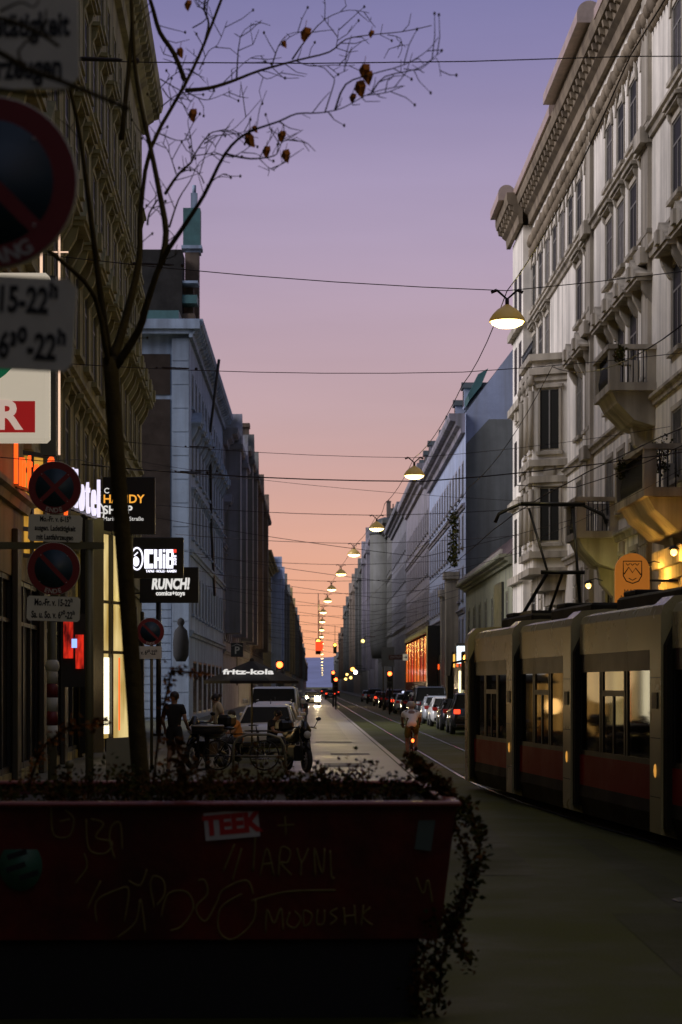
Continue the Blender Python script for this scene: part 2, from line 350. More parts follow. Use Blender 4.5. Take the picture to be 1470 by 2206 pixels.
# ================================================================ ground
def asphalt(name, col, rough, patch=.3, spec=.5):
    m = mat(name, col, rough, var=0, bump=0, spec=spec); t = m.node_tree; b = t.nodes['Principled BSDF']; tcn = N(t, 'ShaderNodeTexCoord')
    n1 = N(t, 'ShaderNodeTexNoise'); n1.inputs['Scale'].default_value = .35; n1.inputs['Detail'].default_value = 8; n1.inputs['Roughness'].default_value = .7; t.links.new(tcn.outputs['Object'], n1.inputs['Vector'])
    n3 = N(t, 'ShaderNodeTexNoise'); n3.inputs['Scale'].default_value = 60; n3.inputs['Detail'].default_value = 3; t.links.new(tcn.outputs['Object'], n3.inputs['Vector'])
    r = N(t, 'ShaderNodeMapRange'); r.inputs[1].default_value = .35; r.inputs[2].default_value = .68; r.inputs[3].default_value = 1-patch; r.inputs[4].default_value = 1+patch; t.links.new(n1.outputs[0], r.inputs[0])
    r3 = N(t, 'ShaderNodeMapRange'); r3.inputs[1].default_value = .3; r3.inputs[2].default_value = .7; r3.inputs[3].default_value = .7; r3.inputs[4].default_value = 1.35; t.links.new(n3.outputs[0], r3.inputs[0])
    mu = N(t, 'ShaderNodeMath', operation='MULTIPLY'); t.links.new(r.outputs[0], mu.inputs[0]); t.links.new(r3.outputs[0], mu.inputs[1])
    sc = N(t, 'ShaderNodeVectorMath', operation='SCALE'); sc.inputs[0].default_value = col; t.links.new(mu.outputs[0], sc.inputs['Scale']); t.links.new(sc.outputs[0], b.inputs['Base Color'])
    rr = N(t, 'ShaderNodeMapRange'); rr.inputs[1].default_value = .35; rr.inputs[2].default_value = .65; rr.inputs[3].default_value = rough*.78; rr.inputs[4].default_value = min(1, rough*1.2); t.links.new(n1.outputs[0], rr.inputs[0]); t.links.new(rr.outputs[0], b.inputs['Roughness'])
    bp = N(t, 'ShaderNodeBump'); bp.inputs['Strength'].default_value = .35; bp.inputs['Distance'].default_value = .004; t.links.new(n3.outputs[0], bp.inputs['Height']); t.links.new(bp.outputs[0], b.inputs['Normal'])
    return m
M_asph = asphalt('asphalt', (.047,.052,.009), .75, .4, .16)
M_conc = asphalt('track_concrete', (.10,.097,.085), .42, .45)
M_conc2 = asphalt('pale_concrete', (.20,.188,.165), .45, .3)
M_patch = asphalt('asphalt_patch', (.055,.055,.045), .6)
M_patch2 = asphalt('old_asphalt_patch', (.034,.037,.008), .72, .3, .16)
M_pave = asphalt('paving', (.055,.058,.028), .7)
M_kerb = stucco('kerb_granite', (.22,.21,.19))
M_rail = mat('rail_steel', (.42,.40,.38), .22, .9, var=.2, scale=3)
M_mark = asphalt('road_marking_paint', (.34,.31,.28), .5, .2)
def sheet(name, pts, m, kind=True):
    b = MD(m); b.poly(pts, [tuple(range(len(pts)))]); o = b.build(name)
    if kind: struct(o)
    return o
sheet('ground', [(-4000,-300,0),(4000,-300,0),(4000,6000,0),(-4000,6000,0)], M_asph)
def strip(name, f0, f1, Ys, z, m, thick=None, kind='structure'):     # ribbon between the lines x=f0(Y) and x=f1(Y)
    b = MD(m); n = len(Ys)
    top = [(f0(y), y, z) for y in Ys]+[(f1(y), y, z) for y in Ys]
    b.poly(top, [(i, n+i, n+i+1, i+1) for i in range(n-1)])
    if thick:
        for g in (f0, f1):
            v = [(g(y), y, z) for y in Ys]+[(g(y), y, z-thick) for y in Ys]; b.poly(v, [(i, n+i, n+i+1, i+1) for i in range(n-1)])
        b.poly([(f0(Ys[0]),Ys[0],z),(f1(Ys[0]),Ys[0],z),(f1(Ys[0]),Ys[0],z-thick),(f0(Ys[0]),Ys[0],z-thick)], [(0,1,2,3)])
    o = b.build(name); o['kind'] = kind; return o
lin = lambda a, b: (lambda y: a+b*y)
# tram track: straight up the street, curving right in front of the viewer
def CA(y):     # left rail of the right-hand track
    if y > 44: return 3.32-.0155*y
    t = 44-y; return 3.32-.0155*44+.0155*t+.0030*t*t
FARY = [44,60,80,110,150,200,300,450,700,1000,1400]
NEARY = [6,9,12,15,18,21,24,27,30,33,36,40]+FARY
# near kerbs
KL = lambda y: -2.55-.0125*y if y > 30 else -2.925
strip('pavement', lambda y: XL(y)-6 if y > 81 else -14, KL, [-20,30,60,81,110,200,400,1400], .14, M_pave)
strip('kerb', KL, lambda y: KL(y)+.22, [-20,30,60,81,110,200,400,1400], .144, M_kerb, .145)
KR = lambda y: XR(y)-2.4 if y > 45 else 7.0
strip('pavement', KR, lambda y: XR(y)+6, [-20,45,60,102,200,400,1400], .14, M_pave)
strip('kerb', lambda y: KR(y)-.22, KR, [-20,45,60,102,200,400,1400], .144, M_kerb, .145)
# pale concrete lane of the left track, from the crossing to the far end
strip('concrete_lane', lambda y: -.55-.0155*y+(.0 if y > 46 else (46-y)*-.02), lambda y: 2.25-.0158*y, [39,46,60,100,200,400,800,1300], .004, M_conc)
strip('concrete_edge', lambda y: 1.45-.0158*y, lambda y: 2.25-.0158*y, [39.2,46,60,100,200,400,800], .0065, M_conc2)
strip('asphalt_strip', lambda y: .35-.0155*y, lambda y: 1.35-.0157*y, [49,51.5], .0095, M_patch)
strip('asphalt_strip', lambda y: .6-.0155*y, lambda y: 1.75-.0157*y, [57.5,59.2], .0095, M_patch)
strip('asphalt_strip', lambda y: .2-.0155*y, lambda y: 1.5-.0157*y, [70,71.5], .0095, M_patch)
strip('lane_marking', lambda y: 2.29-.0158*y, lambda y: 2.42-.0158*y, [39,46,60,100,200,400,800], .008, M_mark)
for y0 in (37.2, 43.5): strip('stop_line', lambda y: -.7, lambda y: 1.4, [y0, y0+.16], .012, M_mark)
for off in (0, 1.435):
    for d0, d1, zz in ((-.035,.035,.014),):
        strip('tram_rail', lambda y: CA(y)+off+d0, lambda y: CA(y)+off+d1, NEARY, zz, M_rail)
        strip('rail_groove', lambda y: CA(y)+off+.036, lambda y: CA(y)+off+.09, NEARY, .010, M_dark)
def disc(x, y, r, m, name):
    b = MD(m); b.lathe([(r,0),(r,.012),(r*.9,.016)], seg=24, o=(x,y,0)); return struct(b.build(name))
strip('asphalt_repair', lambda y: 2.2+.01*y, lambda y: 3.5+.01*y, [10,17.5], .004, M_patch2)
strip('asphalt_repair', lambda y: .9, lambda y: 2.1, [21,30], .004, M_patch2)
strip('asphalt_repair', lambda y: 3.0, lambda y: 3.4, [17.52,26], .004, M_patch2)
disc(3.4, 18.5, .32, mat('manhole_iron', (.03,.03,.028), .5, .5), 'manhole')
# wooded hill that closes the street
random.seed(3)
hb = MD(mat('hazy_hill_woods', (.13,.15,.27), .95, var=.25, scale=.01)); nx, ny = 90, 8; pts = []  # the bluish haze of the distance is put into this base colour
for j in range(ny):
    for i in range(nx):
        x = -2600+5200*i/(nx-1); t = j/(ny-1); y = 3300+1400*t
        h = 62*math.sin(min(1, t*1.4)*PI/2)*(1+.12*math.sin(x*.004+1)+.05*math.sin(x*.021)) + random.uniform(-1, 1)*(1 if j else 0)
        pts.append((x, y, h-1))
hb.poly(pts, [(j*nx+i, j*nx+i+1, (j+1)*nx+i+1, (j+1)*nx+i) for j in range(ny-1) for i in range(nx-1)], None, True)
struct(hb.build('hill'))
# ================================================================ right side: the ornate corner house
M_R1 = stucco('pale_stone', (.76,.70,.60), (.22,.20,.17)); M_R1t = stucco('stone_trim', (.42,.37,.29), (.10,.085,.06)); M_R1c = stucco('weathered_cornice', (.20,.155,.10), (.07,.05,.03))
P0 = (9.25, 102); P1 = (9.25+.0186*56, 46)
rowsR1 = [(20.3,22.5,1.5,'arch'),(16.7,19.0,1.55,'plain'),(12.1,14.7,1.55,'plain'),(8.2,10.3,1.55,'plain'),(4.7,6.6,1.5,'plain')]
bR_end = 1
shR = [(1.0+i*4.0, 3.9+i*4.0, .5, 3.9, M_lit if i in (9,10,11,12) else M_pane) for i in range(13)]
bayskip = {(r, i) for r in (1,2,3,4) for i in (4,5,6)}
r1, L1, us1 = building('ornate_apartment_house', 'tall pale ornate apartment house with stone balconies and heavy bracketed cornice, right of the tram', 'building',
    P0, P1, 26, M_R1, rowsR1, 20, 16, M_R1t, (.78,1.5), .85, (.5,0), (7.3,11.1,15.9,19.75), 0, None, {1:'flat',2:'tri'}, shops=shR, margin=1.6,
    skiprows=bayskip|{(r, i) for r in (0,1,2,3,4) for i in (9,14)}, lit=())
def nearu(Y): return (102-Y)*math.hypot(1, .0163)
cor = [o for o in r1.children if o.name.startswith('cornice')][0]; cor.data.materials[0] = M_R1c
# pilaster strips
for Y in (64.4, 77.2, 98.4, 50.5):
    u = nearu(Y); b = MD(M_R1t); b.box(u-.6, u+.6, -.14, -.0, 0.5, 24.3); 
    for z in (7.25,11.05,15.85,19.7): b.box(u-.7, u+.7, -.40, -.141, z-.3, z+.2)
    for z in [1+.62*k for k in range(10)]: b.box(u-.64, u+.64, -.2, -.141, z, z+.52)
    b.build('pilaster', r1)
# rolled sheet-metal coping above the cornice
M_roll = mat('rolled_sheet_metal', (.50,.38,.30), .42, .5, var=.25, scale=2)
for (Ya, Yb, r, z, yy) in ((102.4,98.2,.42,26.3,-1.15),(97.6,83.5,.40,26.25,-.48),(82.8,72.5,.46,26.5,-.75),(71,47,.16,26.1,-.66)):
    b = MD(M_roll); a, c = nearu(Ya), nearu(Yb)
    prof = [(yy+r*math.cos(t), z+r*math.sin(t)) for t in [PI*k/12 for k in range(13)]]+[(yy-r, z-.3), (yy+r, z-.3)][::1]
    prof = [(yy+r*math.cos(PI*k/12), z+r*math.sin(PI*k/12)) for k in range(13)]+[(yy-r, z-.34),(yy+r, z-.34)]
    b.prism_x(prof, a, c); b.build('metal_coping', r1)
b = MD(M_roof); b.prism_x([(0,26.01),(3.5,29),(12,29),(16,26.01)], 0, L1); b.build('roof', r1)
# carved frieze below the cornice and masks between windows
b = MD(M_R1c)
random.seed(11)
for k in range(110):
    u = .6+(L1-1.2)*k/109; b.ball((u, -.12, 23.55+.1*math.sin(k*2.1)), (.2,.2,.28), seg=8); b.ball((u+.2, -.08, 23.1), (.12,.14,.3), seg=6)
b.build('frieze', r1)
# window grilles of rusticated base
for i in range(14):
    b = MD(M_R1t); u = .3+i*4.0; a_, c_ = max(.02, u-.22), min(L1-.02, u+.62); b.box(a_+.02, c_-.02, -.04, -.001, .3, 7.0)
    for z in [.6+.5*k for k in range(13)]: b.box(a_, c_, -.09, -.0401, z, z+.43)
    b.build('rusticated_pier', r1)
# the end of the house breaks forward
b = MD(M_R1); e0, e1 = -.001, nearu(97.2)
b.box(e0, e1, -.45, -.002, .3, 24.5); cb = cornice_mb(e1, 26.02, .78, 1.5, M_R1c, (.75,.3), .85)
b.box(e0+.9, e0+2.0, -.47, -.4501, 16.7, 19.0, M_pane); b.box(e0+3.0, e0+4.1, -.47, -.4501, 16.7, 19.0, M_pane)
for zz in (8.2, 12.1, 20.3): b.box(e0+.9, e0+2.0, -.47, -.4501, zz, zz+2.2, M_pane); b.box(e0+3.0, e0+4.1, -.47, -.4501, zz, zz+2.2, M_pane)
for zz in (7.3,11.1,15.9,19.75): b.box(e0-.12, e1+.12, -.72, -.4502, zz-.2, zz+.15, M_R1t)
b.build('corner_projection', r1); c_ = cb.build('corner_cornice', r1); c_.location = (0, -.5, 0)
def balcony(u, w, z, proj, plant=False):
    b = MD(M_R1t); b.box(u-w/2, u+w/2, -proj, -.001, z-.25, z)
    b.prism_x([(-.001,z-.251),(-proj*.92,z-.251),(-proj*.8,z-.6),(-proj*.45,z-1.15),(-.001,z-1.35)], u-w/2+.25, u+w/2-.25)
    b.prism_x([(-.001,z-1.351),(-.55,z-1.2),(-.45,z-1.8),(-.001,z-2.3)], u-.3, u+.3)
    for sx in (-1, 1): b.box(u+sx*(w/2-.17)-.17, u+sx*(w/2-.17)+.17, -proj, -proj+.34, z+.001, z+1.05)
    b.box(u-w/2-.05, u+w/2+.05, -proj-.05, -proj+.39, z+1.051, z+1.2); 
    for sx in (-1, 1): b.box(u+sx*(w/2-.15)-.17, u+sx*(w/2-.15)+.17, -proj+.39, -.001, z+1.051, z+1.2); b.box(u+sx*(w/2-.2)-.12, u+sx*(w/2-.2)+.12, -.3, -.001, z+.001, z+1.05)
    o = b.build('balcony', r1)
    g = MD(M_black); n = int(w/.16)
    for k in range(n): x = u-w/2+.4+(w-.8)*k/(n-1); g.tube([(x,-proj+.15,z),(x+.06,-proj+.1,z+.35),(x-.03,-proj+.18,z+.7),(x,-proj+.15,z+1.05)], .022, seg=5)
    for sx in (-1, 1):
        for k in range(5): yy = -proj+.45+(proj-.85)*k/4; x = u+sx*(w/2-.17); g.tube([(x,yy,z),(x+sx*.04,yy,z+.4),(x,yy,z+1.05)], .022, seg=5)
    g.build('railing', o)
    return o
balcony(nearu(64.6), 3.4, 11.6, 1.5); balcony(nearu(57.6), 5.2, 7.5, 1.75); balcony(nearu(72.0), 3.0, 7.5, 1.5); 
# bay window (erker)
ub = nearu(87); b = MD(M_R1); bw = 2.6
prof = [(-bw,0),(-bw+.7,-1.35),(bw-.7,-1.35),(bw,0)]
def bayring(z0, z1, g, m=None):
    q = [(x+ (g if x > 0 else -g), y-(g if y < 0 else 0)) for x, y in prof]; n = 4
    pts = [(ub+x, y-.001, z0) for x, y in q]+[(ub+x, y-.001, z1) for x, y in q]
    b.poly(pts, [(i, (i+1) % n, n+(i+1) % n, n+i) for i in range(n)]+[(3,2,1,0),(4,5,6,7)], m)
bayring(6.9, 16.0, 0)
for z in (6.9, 7.6, 10.8, 11.5, 15.4, 16.0): bayring(z-.14, z+.14, .2, M_R1t)
bayring(6.1, 6.76, -.35, M_R1t); bayring(5.5, 6.1, -.8, M_R1t); bayring(15.0, 15.25, .1, M_R1t)
for z0, z1 in ((8.2,10.4),(12.1,14.6)):
    for x in (-1.0, 1.0): b.box(ub+x-.55, ub+x+.55, -1.46, -1.352, z0-.15, z0); b.box(ub+x-.55, ub+x+.55, -1.52, -1.352, z1, z1+.25, M_R1t)
    for x in (-1.0, 0, 1.0): b.lathe([(.12,0),(.12,z1-z0)], M_R1t, 8, (ub+x*1.85,-1.44,z0))
    for x in (-.5, .5): b.ball((ub+x*2, -1.44, z1+.6), (.3,.14,.34), M_R1t, 8)
    for x in (-1.2, 0, 1.2): b.ball((ub+x, -1.42, z0-.5), (.28,.1,.2), M_R1t, 8)
for x in (-2.0, -.7, .7, 2.0): b.tube([(ub+x,-1.4,14.8),(ub+x,-1.5,15.0),(ub+x,-1.42,15.3)], .14, M_R1t, 6)
bay = b.build('bay_window', r1)
for z0, z1 in ((8.2,10.4),(12.1,14.6)):
    for x in (-1.0, 1.0): g = MD(M_pane); g.box(ub+x-.42, ub+x+.42, -1.37, -1.352, z0+.02, z1-.02); g.box(ub+x-.03, ub+x+.03, -1.40, -1.371, z0+.02, z1-.02, M_frame); g.box(ub+x-.42, ub+x+.42, -1.40, -1.371, z0+1.5, z0+1.57, M_frame); g.build('pane', bay)
for z0, z1 in ((8.2,10.4),(12.1,14.6)):
    an = math.atan2(1.35, .7); M2 = T(ub+bw-.35, -.675, 0) @ RZ(an)
    g = MD(M_pane); g.box(-.42, .42, -.05, -.012, z0, z1, mtx=M2); g.box(-.03, .03, -.08, -.0501, z0, z1, M_frame, mtx=M2)
    g.box(-.52,-.421,-.09,-.012,z0-.1,z1+.1,M_R1t,mtx=M2); g.box(.421,.52,-.09,-.012,z0-.1,z1+.1,M_R1t,mtx=M2); g.box(-.6,.6,-.14,-.012,z1+.101,z1+.25,M_R1t,mtx=M2); g.box(-.6,.6,-.14,-.012,z0-.25,z0-.101,M_R1t,mtx=M2)
    g.ball((0,-.05,z1+.75), (.32,.1,.36), M_R1t, 12, mtx=M2); g.build('side_window', bay)
g = MD(M_black)
for k in range(24): x = -1.9+3.8*k/23; g.tube([(ub+x,-1.4,16.15),(ub+x,-1.4,16.7)], .02, seg=4)
g.tube([(ub-2.1,-1.4,16.7),(ub+2.1,-1.4,16.7)], .03, seg=5); g.build('railing', bay)
# turned corner oriel at the far end, seen against the firewall
b = MD(M_R1t)
for z in (7.3,11.1,15.9,19.75): b.box(-.28, 1.5, -.5, -.25, z-.25, z+.2)
b.build('corner_moulding', r1)
# lit portal under the long balcony
b = MD(M_R1t); up = nearu(56.5)
b.box(up-1.9, up-1.4, -.6, -.08, .5, 5.4); b.box(up+1.4, up+1.9, -.6, -.08, .5, 5.4); b.box(up-2.2, up+2.2, -.9, -.08, 5.401, 5.9); b.box(up-2.0, up+2.0, -.72, -.08, 5.05, 5.4)
for sx in (-1, 1): b.ball((up+sx*1.65, -.62, 4.6), (.3,.25,.5), seg=8)
b.build('portal', r1)
def lamp_light(name, loc, e, col, r=.12, typ='POINT', parent=None, spot=None):
    l = bpy.data.lights.new(name, typ); l.energy = e; l.color = col; l.shadow_soft_size = r
    if spot: l.spot_size = spot; l.spot_blend = .6
    o = bpy.data.objects.new(name, l); C.objects.link(o); o.location = loc
    if parent: o.parent = parent
    return o
def wall_lamp(px, py, Y, e, col, lab, s=.16):
    p = P(px, py, Y); t = thing('wall_lamp', lab, 'lamp', p); b = MD(glow('warm_bulb', (1,.55,.12), 5)); b.ball((0,0,0), s*.6); b.build('bulb', t)
    c = MD(M_black); c.lathe([(.02,s*1.2),(s*.5,s*1.1),(s*1.05,s*.55),(s*1.0,s*.5)], seg=12); c.build('lamp_cap', t)
    a = MD(M_black); a.tube([(0,0,s*1.1),(.25,0,s*1.6),(.5,0,s*1.1)], .02, seg=6); a.build('bracket', t)
    lamp_light('lamp_light', (0,0,-s), e, col, .08, parent=t); return t
wall_lamp(1392, 1228, 57.3, 190, (1,.50,.08), 'small warm lamp under the long stone balcony, lighting the carved portal gold')
wall_lamp(1452, 1190, 54.0, 90, (1,.50,.08), 'small warm wall lamp at the right edge beside the lit portal')
wall_lamp(1268, 1262, 69.5, 50, (.95,.85,.25), 'dim yellow-green wall lamp on rusticated stone behind the tram roof')
# shop sign, arched
t = thing('arched_shop_sign', 'orange-brown arched hanging sign with a crest above the tram roof', 'sign', P(1362, 1305, 52))
u = 52/F; w2 = 37*u; h = 113*u
m_s = mat('sign_backlit', (.25,.09,.02), .5, var=.15, emit=(.75,.24,.03), es=.35)
arc = [(-w2,0),(w2,0)]+[(w2*math.cos(a), h-w2+w2*math.sin(a)) for a in [PI*k/16 for k in range(17)]]
b = MD(m_s); b.prism_y(arc, -.08, .08); b.build('sign_panel', t)
b = MD(M_darkframe); b.box(w2+.001, w2+.75, -.03, .03, h*.46, h*.5); b.box(w2+.001, w2+.75, -.03, .03, .03, .07); b.build('bracket', t)
for i, tx in enumerate(("MARI'S", "METCHA", "MARKET")): textmesh(tx, .17, M_black, 'lettering', t, T(.02, -.083, .36-i*.155), .002, bold=.002*(i == 2))
b = MD(M_black); cr = [(-.24,.0),(-.24,.38),(.24,.38),(.24,.0),(.16,-.14),(0,-.2),(-.16,-.14),(-.24,0)]
b.tube([(x, -.084, .78+z) for x, z in cr], .016, seg=5); b.tube([(-.22,-.084,.82),(-.1,-.084,1.0),(0,-.084,.86),(.08,-.084,.98),(.22,-.084,.8)], .016, seg=5)
for x in (-.12, 0, .12): b.tube([(x-.05,-.084,1.1),(x,-.084,1.05),(x+.05,-.084,1.1)], .012, seg=5)
b.tube([(-.1,-.084,.72),(0,-.084,.66),(.1,-.084,.72)], .012, seg=5)
b.build('crest', t)
lamp_light('sign_light', (0,-.8,-.1), 5, (1,.5,.1), .1, parent=t)
# ================================================================ right side: beyond the ornate house
def bR(name, label, Y0, Y1, *a, **k):     # Y0 far, Y1 near
    return building(name, label, 'building', (XR(Y0), Y0), (XR(Y1), Y1), *a, **k)
M_olive = stucco('olive_render', (.19,.19,.12)); M_white = stucco('blue_white_render', (.33,.38,.52), (.24,.26,.30)); M_grey = stucco('grey_render', (.19,.19,.22)); M_brown = stucco('brown_render', (.13,.09,.06), (.05,.04,.03))
M_lil = stucco('pale_grey_stucco', (.27,.25,.29)); M_drk = stucco('dark_stucco', (.13,.13,.12)); M_yel = stucco('ochre_stucco', (.36,.26,.10)); M_tan = stucco('tan_stucco', (.30,.24,.19))
rl, LL, _ = bR('low_shop_house', 'low olive house with a tiled eave between the ornate house and the white firewall', 134.3, 102.3, 8.8, M_olive, [(5.2,7.0,1.25,'plain')], 7, 12, M_olive, (.7,.5), 0, (0,0), (), 3.4, M_tile, shops=[(1+i*5, 5+i*5, .4, 3.6, M_litw if i == 3 else M_pane) for i in range(6)])
b = MD(mat('snow_guard', (.3,.27,.25), .5));
for k in range(60): b.box(.5+k*.53, .72+k*.53, -.62, -.5, 8.85, 9.05)
b.build('snow_guard', rl)
b = MD(M_darkframe); b.box(LL-9, LL-4.5, -.15, -.01, 5.0, 7.6); b.build('louvre_panel', rl)
r2, L2, _ = bR('white_firewall_house', 'blue-white house whose bare windowless side wall rises above the low olive house', 178, 135, 20.5, M_white, [(4.6,6.6,1.25,'plain'),(8.0,10.1,1.25,'plain'),(11.6,13.7,1.25,'plain'),(15.2,17.3,1.25,'plain')], 13, 13, M_lil, (1.1,1.3), 0, (0,0), (7.2,14.3), 8.6, M_roof, gable=1, shops=[(3+i*6, 7.5+i*6, .4, 3.4, M_litw if i == 5 else M_pane) for i in range(7)], dorm=5, dormz=.9)
b = MD(stucco('darker_grey_wall', (.17,.18,.17), (.10,.10,.09))); b.prism_x([(.05,0),(.05,18.4),(1.6,20.1),(8,20.1),(8,0)], L2+.003, L2+.035); b.build('darker_wall_part', r2)  # darker slab over most of the side wall, slightly proud of it
b = MD(M_copper); b.prism_x([(.3,21.4),(1.1,22.4),(1.6,23.6),(.9,23.2),(.2,21.8)], L2-5, L2-.3); b.build('skylight', r2)
g = MD(M_R1t); g.box(L2-7.6, L2-6.2, -.9, -.01, 0.2, 9.6); g.box(L2-7.8, L2-6.0, -1.05, -.01, 9.601, 10.1); g.box(L2-13, L2-11.6, -.9, -.01, .2, 8.6); g.box(L2-13.2, L2-11.4, -1.05, -.01, 8.601, 9.1); g.build('stone_pier', r2)
far = dict(minis=True)
bR('long_lilac_house', 'long pale grey-lilac house with shutters between the white firewall house and a dark turreted one', 224, 178.4, 22.0, M_lil, [(5,7,1.25,'plain'),(8.6,10.7,1.25,'plain'),(12.2,14.3,1.25,'plain'),(16,18,1.25,'plain')], 13, 13, M_lil, (1.1,1.3), 0, (0,0), (7.8,15.0), 4, M_roof, dorm=6, shops=[(2+i*7, 7.4+i*7, .4, 4.2, M_pane) for i in range(6)])
rs, Ls, _ = bR('red_lit_shop_house', 'grey house with a glowing red and orange glass ground floor on the right side', 268, 224.4, 22.8, M_grey, [(6,8,1.2,'plain'),(10,12,1.2,'plain'),(14,16,1.2,'plain'),(17.5,19.5,1.2,'plain')], 11, 13, M_grey, (1.1,1.2), 0, (0,0), (8.8,), 4, M_roof, chim=3, **far)
bR('turreted_house', 'dark house with a corner turret and domed bay on the right, past the lilac houses', 330, 268.4, 24.5, M_drk, [(6,8,1.2,'plain'),(10,12,1.2,'plain'),(14,16,1.2,'plain'),(18,20,1.2,'plain')], 14, 13, M_drk, (1.3,1.2), 0, (0,0), (9,17), 5, M_roof, chim=3, **far)
hs = [(398,330.4,27.0,M_lil,'pale tall house with bay strips behind the dark turreted house',5),(468,398.4,26,M_drk,'dark slate-roofed house, eighth step of the right-hand skyline',5),(556,468.4,27,M_tan,'tan stucco house far down the right side of the street',4),(690,556.4,26,M_drk,'dark long house far down the right side with ragged roofs',5),(850,690.4,21,M_brown,'brown house almost at the right end of the street',4),(1090,850.4,15,M_drk,'lowest dark house closing the right row before the hill',3)]
for Y0, Y1, H, m, lab, rf in hs:
    o, L_, _ = bR('far_house', lab, Y0, Y1, H, m, [(H*q, H*q+2, 1.3, 'plain') for q in (.25,.42,.6,.77)], min(14, int((Y0-Y1)/5)), 13, m, (1.4,1.2), 0, (0,0), (H*.38,), rf, M_roof, group=None, chim=4, dorm=4, **far)
    for q in (.2, .7):
        b = MD(m); u = L_*q; b.box(u, u+4, -1.5, -.01, 5, H-1.8); b.box(u-.2, u+4.2, -1.7, -.01, H-1.799, H-1.5); b.prism_y([(u-.2,H-1.499),(u+4.2,H-1.499),(u+2,H+2.8)], -1.6, 1)
        b.build('bay', o)
# turret on the dark house
b = MD(M_drk); b.lathe([(1.9,6),(2.2,8),(2.2,24)], seg=12, o=(40,-.2,0)); b.lathe([(2.3,24.01),(2.3,24.3),(2.0,24.6),(1.7,25.6),(1.0,26.3),(.1,26.6)], M_roof, 12, (40,-.2,0)); b.build('turret', bpy.data.objects['turreted_house'])
# ================================================================ left side
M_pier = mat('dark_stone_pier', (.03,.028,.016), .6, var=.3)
M_L1 = stucco('dark_olive_stucco', (.24,.21,.08), (.045,.042,.025)); M_L1t = stucco('olive_trim', (.26,.24,.11), (.07,.06,.04))
LA = (-6.05, 33); LB = (-8.1, 81)
rowsL1 = [(6.9,8.9,1.25,'plain'),(10.6,12.8,1.25,'plain'),(14.4,16.6,1.25,'plain'),(18.2,20.2,1.25,'plain'),(21.6,23.2,1.0,'plain')]
Lx, ax = frame_of(LA, LB)
shL = [(1+i*4.7, 5+i*4.7, .35, 4.9 if i in (5,6) else 4.1, {5:M_litw,6:M_litw}.get(i, M_pane)) for i in range(10)]
l1, L1L, usL = building('dark_corner_house', 'dark olive apartment house with hooded windows and jagged eave at the left, over the shops', 'building', LA, LB, 25.9, M_L1, rowsL1, 17, 14, M_L1t, (.85,1.4), .8, (0,.3), (5.6,9.7,17.4), 0, None, {0:'flat',1:'tri',2:'flat',3:'flat'}, shops=shL, margin=.8, lit={(0,0),(0,1),(0,2),(0,3)})
b = MD(M_roof); b.prism_x([(.1,25.92),(4,29),(10,29),(14,25.92)], 0, L1L); b.build('roof', l1)
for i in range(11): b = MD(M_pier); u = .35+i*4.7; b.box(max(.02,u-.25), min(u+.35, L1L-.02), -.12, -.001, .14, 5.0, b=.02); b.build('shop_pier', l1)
# the house before it on the left and one before it on the right are beside the viewer, off the picture; like the one behind, they are added to shade the near street
building('unseen_shade_house', 'unseen plain dark house added for shade beside the viewer on the left', 'building', (-5.4,-30), (-6.03,32.9), 22, M_L1, [(6,8,1.2,'plain')], 6, 14, minis=True)
building('unseen_shade_house', 'unseen plain pale house added for shade on the right, before the ornate house', 'building', (10.4,45.9), (10.9,-30), 24, M_tan, [(6,8,1.2,'plain')], 6, 14, minis=True)
building('unseen_shade_house', 'unseen plain house added for shade across the street end behind the viewer', 'building', (14,-32), (-12,-32), 20, M_tan, [(6,8,1.2,'plain')], 6, 14, minis=True)
# blue-white house on the far corner of the side street
def bL(name, label, Y0, Y1, *a, **k): return building(name, label, 'building', (XL(Y0), Y0), (XL(Y1), Y1), *a, **k)
M_bw = stucco('pale_blue_render', (.26,.33,.43), (.12,.14,.17))
l2, L2L, _ = bL('pale_blue_corner_house', 'pale blue corner house with brown side panels and projecting cornice on the left side', 108, 146, 21.8, M_bw, [(6.0,8.2,1.25,'plain'),(10.2,12.4,1.25,'plain'),(13.8,16.0,1.25,'plain'),(17.4,19.2,1.25,'plain')], 11, 15, M_bw, (.75,1.0), 1.2, (.7,0), (4.9,9.3), 0, None, {1:'flat',2:'tri'}, shops=[(3+i*5, 6.6+i*5, .4, 3.4, M_pane) for i in range(7)])
M_pan = mat('brown_panel', (.022,.012,.006), .9, var=.3)
b = MD(M_pan); b.box(-.06, -.001, 1.05, 5.6, 10.0, 17.55); b.box(-.06, -.001, 1.05, 5.6, 17.8, 20.0); b.build('brown_panel', l2)
b = MD(M_bw); b.box(-.35, -.001, .0, .95, .2, 20.8)
for k in range(16): b.box(-.38, -.3501, .03, .92, .4+k*1.28, .4+k*1.28+1.2)
b.box(-.7, -.001, -.3, 15, 21.0, 21.25); b.box(-.85, -.001, -.6, 15, 21.251, 21.75)
for z in [.3+.45*k for k in range(19)]: b.box(-.09, -.001, 1.0, 7.2, z, z+.41)
b.build('side_wall_stone', l2)
# climbing plant and downpipe
b = MD(M_darkframe); b.tube([(14,-.9,22),(17,-.2,18),(20,-.12,12),(24,-.12,8)], .09, seg=6); b.build('downpipe', l2)
